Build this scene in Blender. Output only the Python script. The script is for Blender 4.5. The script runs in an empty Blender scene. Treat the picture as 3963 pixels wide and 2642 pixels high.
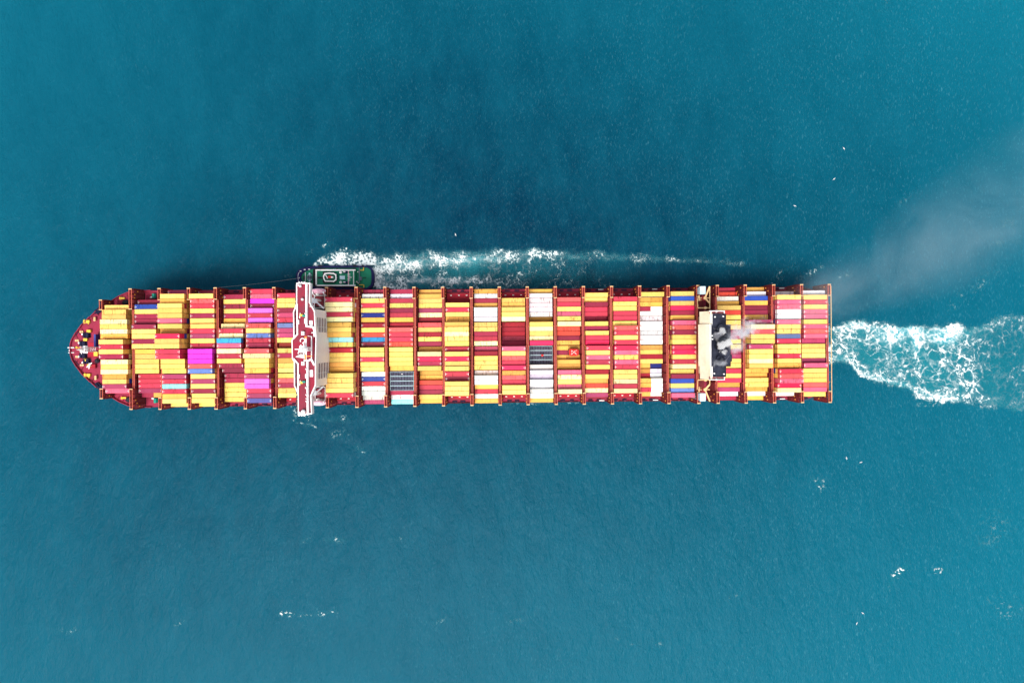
import bpy, math, random
import numpy as np
from mathutils import Vector, Matrix
R = math.radians
C = bpy.context.scene.collection
SC = bpy.context.scene
rnd = random.Random(7)

# ------------------------------------------------------------------ camera, world, sun, exposure
H = 390.0                                   # camera height over the sea
F, U0, V0 = 2642.0, 1981.5, 1321.0          # focal length and centre in pixels of the photograph
cam = bpy.data.cameras.new('camera'); cam.sensor_width = 36.0; cam.lens = 24.0
cam.clip_start = 1.0; cam.clip_end = 30000.0
co = bpy.data.objects.new('camera', cam); C.objects.link(co); co.location = (0, 0, H)
SC.camera = co
SUN_EL, SUN_AZ = 64.0, 198.0                # degrees; azimuth clockwise from +Y
w = bpy.data.worlds.new('World'); SC.world = w; w.use_nodes = True
nt = w.node_tree; bg = nt.nodes['Background']
sky = nt.nodes.new('ShaderNodeTexSky'); sky.sky_type = 'NISHITA'; sky.sun_disc = False
sky.sun_elevation = R(SUN_EL); sky.sun_rotation = R(SUN_AZ); sky.air_density = 1.0; sky.dust_density = 4.0; sky.ozone_density = 1.0
hs = nt.nodes.new('ShaderNodeHueSaturation'); hs.inputs['Saturation'].default_value = .45   # thin overcast
nt.links.new(sky.outputs[0], hs.inputs['Color']); nt.links.new(hs.outputs[0], bg.inputs[0]); bg.inputs[1].default_value = 0.11
sl = bpy.data.lights.new('sun', 'SUN'); sl.energy = 2.0; sl.angle = R(22); sl.color = (1.0, 0.95, 0.87)
so = bpy.data.objects.new('sun', sl); C.objects.link(so)
sd = Vector((math.sin(R(SUN_AZ))*math.cos(R(SUN_EL)), math.cos(R(SUN_AZ))*math.cos(R(SUN_EL)), math.sin(R(SUN_EL))))
so.rotation_euler = (-sd).to_track_quat('-Z', 'Y').to_euler()
SC.view_settings.view_transform = 'Standard'; SC.view_settings.look = 'None'
SC.view_settings.gamma = 1.0; SC.view_settings.use_curve_mapping = False
SC.view_settings.exposure = 0.79
SC.cycles.volume_bounces = 3; SC.cycles.max_bounces = 10

# ------------------------------------------------------------------ helpers
def lin(r, g, b):
    f = lambda c: (c/255/12.92) if c/255 <= .04045 else ((c/255+.055)/1.055)**2.4
    return (f(r), f(g), f(b), 1.0)

def mat_new(name):
    m = bpy.data.materials.new(name); m.use_nodes = True
    n = m.node_tree.nodes; l = m.node_tree.links
    return m, n, l, n['Principled BSDF']

def mixrgb(n, l, fac, a, b, mode='MIX'):
    x = n.new('ShaderNodeMix'); x.data_type = 'RGBA'; x.blend_type = mode
    for s, v in ((0, fac), (6, a), (7, b)):
        if isinstance(v, bpy.types.NodeSocket): l.new(v, x.inputs[s])
        else: x.inputs[s].default_value = v
    return x.outputs[2]

def ramp(n, l, src, p0, p1, c0=(0, 0, 0, 1), c1=(1, 1, 1, 1)):
    r = n.new('ShaderNodeValToRGB'); l.new(src, r.inputs[0])
    r.color_ramp.elements[0].position = p0; r.color_ramp.elements[0].color = c0
    r.color_ramp.elements[1].position = p1; r.color_ramp.elements[1].color = c1
    return r.outputs[0]

def noise(n, l, vec, scale, detail=3.0, rough=.55, dist=0.0):
    t = n.new('ShaderNodeTexNoise'); t.inputs['Scale'].default_value = scale
    t.inputs['Detail'].default_value = detail; t.inputs['Roughness'].default_value = rough
    t.inputs['Distortion'].default_value = dist
    if vec is not None: l.new(vec, t.inputs['Vector'])
    return t.outputs['Fac']

def paint(name, col, rough=.55, wear=None, amt=.45, scale=.35, spec=.3):
    """weathered paint in world metres"""
    m, n, l, p = mat_new(name)
    g = n.new('ShaderNodeNewGeometry').outputs['Position']
    wc = wear or tuple(c*.45 for c in col[:3])+(1,)
    a = noise(n, l, g, scale, 5, .65); b = noise(n, l, g, scale*7, 4, .7)
    f = ramp(n, l, a, .42, .72)
    mm = n.new('ShaderNodeMath'); mm.operation = 'MULTIPLY'; l.new(f, mm.inputs[0]); mm.inputs[1].default_value = amt
    c = mixrgb(n, l, mm.outputs[0], col, wc)
    c2 = mixrgb(n, l, .5, c, ramp(n, l, b, .25, .75, (.78, .78, .78, 1), (1.15, 1.15, 1.15, 1)), 'MULTIPLY')
    l.new(c2, p.inputs['Base Color']); p.inputs['Roughness'].default_value = rough
    p.inputs['Specular IOR Level'].default_value = spec
    return m

M = {}
M['hull'] = paint('hull paint', lin(120, 26, 40), wear=lin(70, 18, 24))
M['deck'] = paint('deck paint', lin(152, 38, 68), .75, lin(120, 40, 60), .75, .12)
M['hatch'] = paint('hatch paint', lin(168, 22, 46), .7, lin(110, 16, 34), .7, .15)
M['rust'] = paint('lashing bridge paint', lin(128, 32, 32), .7, lin(80, 22, 20), .7, .6)
M['boatdeck'] = paint('dark maroon deck paint', lin(96, 16, 34), .75)  # dark maroon, also on the panels behind the balconies
M['crate'] = paint('dark grey crates', lin(84, 84, 104), .7, lin(30, 30, 44), .7, .8)
M['cross'] = paint('cross deck painted shade', lin(52, 18, 26), .8, lin(24, 10, 16), .7, .3)  # shade of the deep gaps, painted as a near-black deck colour
M['rustlight'] = paint('rail paint', lin(206, 104, 78), .6, lin(170, 60, 40), .6, .8)
M['cream'] = paint('cream rail paint', lin(222, 184, 132), .5, lin(200, 150, 100), .4, .8)
M['white'] = paint('white ship paint', lin(250, 250, 249), .45, lin(226, 220, 216), .3, .4)
M['creamwall'] = paint('cream funnel paint', lin(250, 238, 210), .5, lin(214, 180, 128), .5, .08)
M['soot'] = paint('soot black top', lin(24, 28, 44), .85, lin(62, 66, 84), .8, .16)
M['darkred'] = paint('wheelhouse deck paint', lin(142, 26, 52), .7, lin(104, 48, 62), .85, .12)
M['platform'] = paint('funnel platform paint', lin(150, 92, 96), .7, lin(110, 50, 56), .7, .5)
M['black'] = paint('black steel', lin(26, 24, 34), .7, lin(46, 44, 56), .6, .9)
M['navy'] = paint('navy rubber', lin(22, 24, 84), .8, lin(14, 14, 40), .7, .5)
M['dknavy'] = paint('dark mooring gear', lin(20, 22, 52), .8, lin(34, 34, 70), .7, .9)
M['yellow'] = paint('machinery yellow', lin(238, 200, 70), .5, lin(190, 140, 50), .5, 1.2)
M['orange'] = paint('crane orange', lin(232, 150, 50), .5, lin(170, 90, 40), .5, 1.2)
M['green'] = paint('tug deck green', lin(20, 134, 100), .7, lin(14, 84, 70), .7, .16)
M['teal2'] = paint('dark green roof', lin(14, 84, 66), .6)
M['teal'] = paint('teal machinery', lin(24, 150, 130), .5)
M['paleblue'] = paint('pale blue cover', lin(196, 226, 236), .5, lin(150, 190, 200), .4, .8)
M['grey'] = paint('grey steel', lin(96, 108, 124), .6)
M['glass'] = paint('dark window glass', lin(30, 40, 50), .12, spec=.6)
M['boatpink'] = paint('lifeboat canopy', lin(240, 190, 206), .4, lin(214, 120, 150), .8, 1.1)
M['redgear'] = paint('red tarpaulin', lin(222, 36, 30), .6, lin(160, 20, 22), .6, 1.4)
M['blue'] = paint('blue locker paint', lin(60, 70, 150), .5)
M['bird'] = paint('white plumage', lin(240, 240, 238), .8)
M['birdgrey'] = paint('grey plumage', lin(150, 156, 166), .8)
M['mark'] = paint('white container marking', lin(240, 238, 232), .6)
M['cable'] = paint('tow line', lin(190, 196, 190), .8)

class MB:
    """mesh builder: collects solids in one mesh"""
    def __init__(s): s.v = []; s.f = []; s.c = []; s.col = None
    def _add(s, vs, fs):
        o = len(s.v); s.v += vs; s.f += [tuple(i+o for i in f) for f in fs]
        s.c += [s.col]*len(fs)
        return s
    def box(s, x0, x1, y0, y1, z0, z1):
        vs = [(x0, y0, z0), (x1, y0, z0), (x1, y1, z0), (x0, y1, z0), (x0, y0, z1), (x1, y0, z1), (x1, y1, z1), (x0, y1, z1)]
        return s._add(vs, [(3, 2, 1, 0), (4, 5, 6, 7), (0, 1, 5, 4), (1, 2, 6, 5), (2, 3, 7, 6), (3, 0, 4, 7)])
    def bar(s, a, b, w, h=None):
        h = h or w; a = Vector(a); b = Vector(b); d = (b-a).normalized()
        up = Vector((0, 0, 1)) if abs(d.z) < .95 else Vector((1, 0, 0))
        x = d.cross(up).normalized()*(w/2); y = x.cross(d).normalized()*(h/2)
        vs = [tuple(p+q) for p in (a, b) for q in (-x-y, x-y, x+y, -x+y)]
        return s._add(vs, [(3, 2, 1, 0), (4, 5, 6, 7), (0, 1, 5, 4), (1, 2, 6, 5), (2, 3, 7, 6), (3, 0, 4, 7)])
    def prism(s, pts, z0, z1):
        n = len(pts)
        A = sum(pts[i][0]*pts[(i+1) % n][1]-pts[(i+1) % n][0]*pts[i][1] for i in range(n))
        if A < 0: pts = pts[::-1]
        vs = [(p[0], p[1], z0) for p in pts]+[(p[0], p[1], z1) for p in pts]
        return s._add(vs, [tuple(range(n))[::-1], tuple(range(n, 2*n))]+[(i, (i+1) % n, n+(i+1) % n, n+i) for i in range(n)])
    def lathe(s, cx, cy, prof, n=12, sx=1, sy=1):
        """prof: list of (radius, z)"""
        vs = []
        for r, z in prof:
            vs += [(cx+r*sx*math.cos(2*math.pi*k/n), cy+r*sy*math.sin(2*math.pi*k/n), z) for k in range(n)]
        m = len(prof)
        fs = [(j*n+k, j*n+(k+1) % n, (j+1)*n+(k+1) % n, (j+1)*n+k) for j in range(m-1) for k in range(n)]
        fs += [tuple(range(n))[::-1], tuple(range((m-1)*n, m*n))]
        return s._add(vs, fs)
    def cyl(s, a, b, r, n=10):
        a = Vector(a); b = Vector(b); d = (b-a).normalized()
        up = Vector((0, 0, 1)) if abs(d.z) < .95 else Vector((1, 0, 0))
        x = d.cross(up).normalized()*r; y = x.cross(d).normalized()*r
        vs = [tuple(p+x*math.cos(2*math.pi*k/n)+y*math.sin(2*math.pi*k/n)) for p in (a, b) for k in range(n)]
        return s._add(vs, [tuple(range(n))[::-1], tuple(range(n, 2*n))]+[(k, (k+1) % n, n+(k+1) % n, n+k) for k in range(n)])
    def wall(s, pts, t, z0, z1, closed=False):
        n = len(pts)
        for i in range(n if closed else n-1):
            a = pts[i]; b = pts[(i+1) % n]
            dx, dy = b[0]-a[0], b[1]-a[1]; L = math.hypot(dx, dy)
            if L < 1e-6: continue
            e = t*.5/L; k = i*.0015
            s.bar((a[0]-dx*e, a[1]-dy*e, (z0+z1)/2+k), (b[0]+dx*e, b[1]+dy*e, (z0+z1)/2+k), t, z1-z0)
        return s
    def mesh(s, name, mat=None):
        me = bpy.data.meshes.new(name); me.from_pydata(s.v, [], s.f)
        if mat: me.materials.append(mat)
        return me
    def build(s, name, mat, parent=None, smooth=False):
        me = s.mesh(name, mat)
        if smooth: me.polygons.foreach_set('use_smooth', [True]*len(me.polygons))
        o = bpy.data.objects.new(name, me); C.objects.link(o)
        if parent: o.parent = parent
        return o

def tag(o, label=None, cat=None, group=None, kind=None):
    if label: o['label'] = label
    if cat: o['category'] = cat
    if group: o['group'] = group
    if kind: o['kind'] = kind
    return o
def empty(name, loc, rz=0):
    o = bpy.data.objects.new(name, None); C.objects.link(o); o.location = loc; o.rotation_euler.z = rz; return o
def inst(name, me, parent, loc=(0, 0, 0), rz=0, scale=None):
    o = bpy.data.objects.new(name, me); C.objects.link(o); o.parent = parent; o.location = loc; o.rotation_euler.z = rz
    if scale: o.scale = scale
    return o

TH = 0.00808; SY = -2.32                     # the ship's heading and offset
def W(u, v, D): return ((u-U0)*D/F, -(v-V0)*D/F)
def P(u, v, D):                              # photo pixel at distance D -> ship coordinates
    x, y = W(u, v, D); y -= SY
    return (x*math.cos(TH)+y*math.sin(TH), -x*math.sin(TH)+y*math.cos(TH))
def PX(u, D): return P(u, 1340, D)[0]
def S2W(x, y, z): return (x*math.cos(TH)-y*math.sin(TH), SY+x*math.sin(TH)+y*math.cos(TH), z)

# ------------------------------------------------------------------ sea
def sea():
    m, n, l, p = mat_new('sea water')
    g = n.new('ShaderNodeNewGeometry').outputs['Position']
    mp = n.new('ShaderNodeMapping'); l.new(g, mp.inputs[0]); mp.inputs['Rotation'].default_value[2] = R(-28); mp.inputs['Scale'].default_value = (1.0, .5, 1)
    mv = mp.outputs[0]
    # colour: slow random patches of tone
    a = noise(n, l, g, .0035, 3, .5); b = noise(n, l, mv, .05, 5, .7)
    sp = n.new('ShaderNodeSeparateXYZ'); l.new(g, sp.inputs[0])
    # sky haze painted into the water colour, lighter towards the stern side
    side_ramp = n.new('ShaderNodeMapRange'); l.new(sp.outputs[0], side_ramp.inputs[0]); side_ramp.inputs[1].default_value = -260; side_ramp.inputs[2].default_value = 330
    ad = n.new('ShaderNodeMath'); ad.operation = 'MULTIPLY_ADD'; l.new(side_ramp.outputs[0], ad.inputs[0]); ad.inputs[1].default_value = .26
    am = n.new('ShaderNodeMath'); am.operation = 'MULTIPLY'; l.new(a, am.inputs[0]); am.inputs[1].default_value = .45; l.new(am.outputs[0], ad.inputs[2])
    # sky reflection painted in too: the colour lightens away from the middle
    sky_rim = n.new('ShaderNodeVectorMath'); sky_rim.operation = 'MULTIPLY'; l.new(g, sky_rim.inputs[0]); sky_rim.inputs[1].default_value = (.0031, .0040, 0)
    cl = n.new('ShaderNodeVectorMath'); cl.operation = 'SUBTRACT'; l.new(sky_rim.outputs[0], cl.inputs[0]); cl.inputs[1].default_value = (.02, .12, 0)
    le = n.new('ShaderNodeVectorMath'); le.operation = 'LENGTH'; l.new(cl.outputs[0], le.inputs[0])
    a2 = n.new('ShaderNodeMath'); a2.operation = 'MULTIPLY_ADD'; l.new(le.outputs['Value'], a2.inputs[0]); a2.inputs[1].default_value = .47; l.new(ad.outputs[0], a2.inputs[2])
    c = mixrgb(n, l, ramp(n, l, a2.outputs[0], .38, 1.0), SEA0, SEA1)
    c = mixrgb(n, l, ramp(n, l, b, .35, .75), c, mixrgb(n, l, .3, c, SEA2))
    # fine pale flecks drawn out along the wind
    mf = n.new('ShaderNodeMapping'); l.new(g, mf.inputs[0]); mf.inputs['Rotation'].default_value[2] = R(-25); mf.inputs['Scale'].default_value = (1.2, .45, 1)
    fl = noise(n, l, mf.outputs[0], .95, 3, .6, .5); gate = noise(n, l, g, .02, 3, .6)
    g2 = n.new('ShaderNodeMath'); g2.operation = 'MULTIPLY_ADD'; l.new(side_ramp.outputs[0], g2.inputs[0]); g2.inputs[1].default_value = .5; l.new(gate, g2.inputs[2])
    mm = n.new('ShaderNodeMath'); mm.operation = 'MULTIPLY'; l.new(ramp(n, l, fl, .56, .80), mm.inputs[0]); l.new(ramp(n, l, g2.outputs[0], .5, 1.0, (.02, .02, .02, 1), (.22, .22, .22, 1)), mm.inputs[1])
    c = mixrgb(n, l, mm.outputs[0], c, lin(110, 180, 196))
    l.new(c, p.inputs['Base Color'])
    p.inputs['Roughness'].default_value = .25; p.inputs['IOR'].default_value = 1.33; p.inputs['Specular IOR Level'].default_value = .08
    # ripples: swell, wind waves, chop
    def bump(h, st, dist, nrm=None):
        b_ = n.new('ShaderNodeBump'); b_.inputs['Strength'].default_value = st; b_.inputs['Distance'].default_value = dist
        l.new(h, b_.inputs['Height'])
        if nrm: l.new(nrm, b_.inputs['Normal'])
        return b_.outputs[0]
    n1 = bump(noise(n, l, mv, .075, 3, .5, .3), 1.0, 1.0)
    n2 = bump(noise(n, l, mv, .26, 4, .6, .4), 1.0, .75, n1)
    n3 = bump(noise(n, l, mv, .95, 4, .7), 1.0, .34, n2)
    l.new(n3, p.inputs['Normal'])
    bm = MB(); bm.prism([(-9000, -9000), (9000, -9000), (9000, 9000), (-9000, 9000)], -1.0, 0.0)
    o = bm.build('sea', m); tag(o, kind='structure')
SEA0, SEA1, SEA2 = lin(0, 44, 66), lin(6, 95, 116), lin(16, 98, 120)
sea()

# ------------------------------------------------------------------ foam
def hashp(ix, iy, s):
    h = np.sin(ix*127.1+iy*311.7+s*74.7)*43758.5453; return h-np.floor(h)
def vnoise(x, y, s=0):
    ix = np.floor(x); iy = np.floor(y); fx = x-ix; fy = y-iy; fx = fx*fx*(3-2*fx); fy = fy*fy*(3-2*fy)
    return ((hashp(ix, iy, s)*(1-fx)+hashp(ix+1, iy, s)*fx)*(1-fy)+(hashp(ix, iy+1, s)*(1-fx)+hashp(ix+1, iy+1, s)*fx)*fy)
def fbm(x, y, s=0, o=4):
    t = 0; a = .5; k = 0
    for i in range(o): t = t+a*vnoise(x, y, s+i*13); k += a; x = x*2.03+7.1; y = y*2.03+3.7; a *= .55
    return t/k
def lace(x, y, cell, s, width):
    """1 on the walls of warped cells, falling off over width (metres)"""
    wx = x+cell*.9*(fbm(x/cell*.8, y/cell*.8, s+1)-.5)+cell*.35*(fbm(x/cell*3, y/cell*3, s+5)-.5)
    wy = y+cell*.9*(fbm(x/cell*.8, y/cell*.8, s+2)-.5)+cell*.35*(fbm(x/cell*3, y/cell*3, s+6)-.5)
    X = wx/cell; Y = wy/cell; ix = np.floor(X); iy = np.floor(Y)
    f1 = np.full(X.shape, 9.); f2 = np.full(X.shape, 9.)
    for dx in (-1, 0, 1):
        for dy in (-1, 0, 1):
            cx = ix+dx; cy = iy+dy
            d = np.hypot(X-cx-hashp(cx, cy, s+3), Y-cy-hashp(cx, cy, s+4))
            nf1 = np.minimum(f1, d); f2 = np.minimum(f2, np.maximum(f1, d)); f1 = nf1
    e = (f2-f1)*cell*.5
    return np.clip(1-e/width, 0, 1)
def sm(a, b, x):
    t = np.clip((x-a)/(b-a), 0, 1); return t*t*(3-2*t)
def fil(x, y, cell, s, w):
    """wispy foam threads: contour lines of warped turbulence"""
    wx = x+cell*.8*(fbm(x/cell, y/cell, s+1, 3)-.5); wy = y+cell*.8*(fbm(x/cell, y/cell, s+2, 3)-.5)
    a = fbm(wx/cell*.9, wy/cell, s+3, 5)
    return np.clip(1-np.abs(a-.5)/w, 0, 1)
FOAM = None
def foam_mat():
    m, n, l, p = mat_new('sea foam')
    at = n.new('ShaderNodeAttribute'); at.attribute_name = 'foam'
    ae = n.new('ShaderNodeAttribute'); ae.attribute_name = 'aerated'
    c = mixrgb(n, l, at.outputs['Fac'], lin(24, 136, 150), lin(236, 246, 246))
    l.new(c, p.inputs['Base Color']); p.inputs['Roughness'].default_value = .6; p.inputs['Specular IOR Level'].default_value = .2
    mx = n.new('ShaderNodeMath'); mx.operation = 'MAXIMUM'; l.new(at.outputs['Fac'], mx.inputs[0]); l.new(ae.outputs['Fac'], mx.inputs[1])
    l.new(mx.outputs[0], p.inputs['Alpha'])
    return m
FOAM = foam_mat()
def foam_patches(name, patches, step, z, label, cat):
    """patches: (u0,u1,v0,v1,func) in photo pixels at sea level; func(u,v,x,y)->foam,aerated"""
    V = []; Fc = []; A = []; B = []; off = 0
    k = H/F
    for u0, u1, v0, v1, fn in patches:
        nu = int((u1-u0)*k/step)+2; nv = int((v1-v0)*k/step)+2
        u, v = np.meshgrid(np.linspace(u0, u1, nu), np.linspace(v0, v1, nv))
        x = (u-U0)*k; y = -(v-V0)*k
        fo, ae = fn(u, v, x, y); fo = np.clip(fo, 0, 1); ae = np.clip(ae, 0, 1)
        keep = np.maximum(fo, ae) > .03
        q = keep[:-1, :-1] | keep[1:, :-1] | keep[:-1, 1:] | keep[1:, 1:]
        idx = -np.ones(u.shape, int); use = np.zeros(u.shape, bool)
        use[:-1, :-1] |= q; use[1:, :-1] |= q; use[:-1, 1:] |= q; use[1:, 1:] |= q
        idx[use] = np.arange(use.sum())+off
        hz = z+.12*fo[use]
        V.append(np.stack([x[use], y[use], hz], 1)); A.append(fo[use]); B.append(ae[use]); off += use.sum()
        r, c = np.nonzero(q)
        Fc.append(np.stack([idx[r, c], idx[r+1, c], idx[r+1, c+1], idx[r, c+1]], 1))
    V = np.concatenate(V); Fc = np.concatenate(Fc); A = np.concatenate(A); B = np.concatenate(B)
    me = bpy.data.meshes.new(name)
    me.vertices.add(len(V)); me.vertices.foreach_set('co', V.ravel().astype('f'))
    me.loops.add(Fc.size); me.loops.foreach_set('vertex_index', Fc.ravel().astype('i'))
    me.polygons.add(len(Fc)); me.polygons.foreach_set('loop_start', np.arange(0, Fc.size, 4).astype('i'))
    me.update(calc_edges=True)
    me.attributes.new('foam', 'FLOAT', 'POINT').data.foreach_set('value', A.astype('f'))
    me.attributes.new('aerated', 'FLOAT', 'POINT').data.foreach_set('value', B.astype('f'))
    me.materials.append(FOAM)
    o = bpy.data.objects.new(name, me); C.objects.link(o); tag(o, label, cat, kind='stuff'); return o
def gl(v, pts):
    xs = [p[0] for p in pts]; ys = [p[1] for p in pts]; return np.interp(v, xs, ys)

def ship_wake(u, v, x, y):
    wob = 44*(fbm(x/12, y/12, 3)-.5)+20*(fbm(x/3, y/3, 9)-.5)
    top = gl(u, [(3190, 1268), (3260, 1250), (3330, 1236), (3400, 1250), (3500, 1252), (3700, 1258), (3790, 1255), (3850, 1235), (3920, 1225), (4060, 1240)])
    bot = gl(u, [(3190, 1402), (3280, 1404), (3330, 1455), (3390, 1482), (3450, 1500), (3540, 1530), (3640, 1548), (3740, 1552), (3830, 1572), (4060, 1590)])
    dt = v-top+wob; db = bot-v+wob; far = sm(3600, 3950, u)
    inside = sm(-6, 14, dt)*sm(-6, 14, db)
    wt = gl(u, [(3190, 16), (3330, 34), (3550, 70), (3700, 60), (3850, 50), (4000, 26)])
    et = .9*np.exp(-((dt-wt*.35)/(wt*.55))**2)*(1-.55*far)
    eb = .8*np.exp(-((db-14)/18)**2)*(1-.7*far)
    core = np.exp(-((u-3545)/16)**2-((v-1300)/55)**2)+.9*np.exp(-((u-3650)/50)**2-((v-1305)/24)**2)+.5*np.exp(-((u-3440)/60)**2-((v-1300)/30)**2)
    e = np.clip(et+eb+core, 0, 1.4)
    l1 = np.maximum(lace(x, y, 7.5, 11, .5)*sm(.42, .55, fbm(x/6, y/6, 15, 3)), fil(x, y, 9, 12, .022))
    l2 = np.maximum(fil(x, y, 5, 21, .03), lace(x, y, 3.6, 22, .42)*sm(.45, .6, fbm(x/4, y/4, 25, 3))); l3 = np.maximum(lace(x, y, 1.6, 31, .36), fil(x, y, 2.4, 33, .05))
    tex = fbm(x/1.2, y/1.2, 41, 4)
    br = fbm(x/9, y/9, 51, 3)
    low = sm(.34, .62, br); lo2 = sm(.38, .62, fbm(x/5, y/5, 57, 3))
    near = 1-sm(3250, 3650, u)
    f = inside*(l1*(.45+.9*low)*(1-.5*far)+l2*(.35+.6*lo2)*(1-.6*far)+l3*.35*lo2*low*(1-far))
    f = f+inside*core*sm(.40, .6, tex)*(.4+.8*low)
    f = f+e*sm(-20, 8, dt)*sm(-16, 6, db)*(l3*.7+l2*.5+sm(.5, .7, tex)*.45)*(.25+.95*low)
    f = f*(.42+.7*sm(.3, .6, tex))
    f = f*sm(3175, 3215, u)*(1-.3*sm(3700, 3900, u))
    # lighter patch of lace trailing off at far right
    ae = inside*(.5+.34*np.clip(e, 0, 1)+.3*core)*(.5+.9*fbm(x/14, y/14, 61))*(1-.55*far)
    # loose arm at the lower right
    arm = np.exp(-((v-gl(u, [(3700, 1540), (3800, 1568), (3963, 1575)]))/12)**2)*sm(3660, 3720, u)
    f = np.maximum(f, arm*(l3*.6+sm(.5, .7, tex)*.8)*sm(.3, .7, br))
    return f, ae

def tug_wake(u, v, x, y):
    wob = 16*(fbm(x/7, y/7, 5)-.5)+7*(fbm(x/2.2, y/2.2, 8)-.5)
    cen = gl(u, [(1200, 1028), (1240, 1010), (1300, 1006), (1350, 1008), (1440, 1008), (1600, 1000), (1800, 992), (2000, 985), (2150, 984), (2300, 988), (2500, 1000), (2700, 1008), (2900, 1020)])
    wid = gl(u, [(1200, 3), (1240, 14), (1330, 30), (1400, 26), (1450, 22), (1700, 22), (2000, 17), (2200, 16), (2500, 14), (2900, 12)])
    st = gl(u, [(1190, 0), (1240, 1.6), (1400, 1.9), (1440, 1.9), (1600, 2.1), (1800, 2.0), (2000, 1.8), (2150, 1.7), (2300, 1.2), (2500, 1.0), (2700, .85), (2860, .5), (2900, 0)])
    b = np.exp(-np.abs((v+1.9*wob-cen)/(wid*.95))**2.2)*st
    l2 = np.maximum(fil(x, y, 4, 121, .035), lace(x, y, 3.2, 122, .35)*sm(.42, .6, fbm(x/4, y/4, 125, 3))); l3 = np.maximum(lace(x, y, 1.4, 131, .34), fil(x, y, 2, 133, .05))*.9; l1 = fil(x, y, 7, 111, .026)
    tex = fbm(x/1.0, y/1.0, 141, 4); br = fbm(x/7, y/7, 151, 3)
    dense = sm(1470, 1430, u)
    b = b*.72; f = b*(l3*.6+l2*.7)*(.25+1.1*sm(.36, .62, br))+b*dense*(.08+.95*sm(.40, .60, tex)*(.45+.75*sm(.35, .6, fbm(x/2.6, y/2.6, 171, 3))))
    # streams from the tug's stern
    s1 = np.exp(-((v+wob-gl(u, [(1440, 1050), (1520, 1040), (1700, 1022), (1900, 1010)]))/13)**2)*gl(u, [(1430, 0), (1450, 1.2), (1560, .9), (1700, .45), (1900, .2), (2100, 0)])
    s2 = np.exp(-((v+wob-gl(u, [(1440, 1075), (1550, 1085), (1700, 1088), (1850, 1085), (2000, 1095)]))/12)**2)*gl(u, [(1430, 0), (1450, 1.3), (1560, 1.0), (1700, .8), (1900, .45), (2060, 0)])
    s3 = np.exp(-((v+wob-gl(u, [(1440, 1095), (1500, 1110), (1600, 1120)]))/16)**2)*gl(u, [(1430, 0), (1446, 1.3), (1510, .8), (1620, 0)])
    ss = s1+s2+s3
    f = f+ss*(l3*1.1+l2*1.1+l1*.5)*(.5+.8*sm(.35, .6, br))+ss*sm(1500, 1448, u)*.5
    # lace between the two
    mid = sm(0, 14, v-cen)*sm(1130, 1112, v)*gl(u, [(1440, .0), (1480, 1.0), (1800, .8), (2050, .45), (2400, .12), (2600, 0)])
    f = f+mid*(l1*1.5+l2*.6)*sm(.36, .6, br)
    ae = (mid*.6+ss*.4+b*.35)*(.35+.9*fbm(x/9, y/9, 161))*sm(1430, 1460, u)
    ae = ae+.3*b*dense
    return f*(.5+.8*sm(.3, .6, tex)), ae

foam_patches('ship_wake', [(3175, 4060, 1190, 1640, ship_wake)], .3, .12, 'broad churned wake of turquoise water and white lace foam behind the container ship', 'wake')
foam_patches('tug_wake', [(1190, 2920, 940, 1135, tug_wake)], .28, .12, 'narrow white foam trail running back from the green tug along the ship', 'wake')

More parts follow.
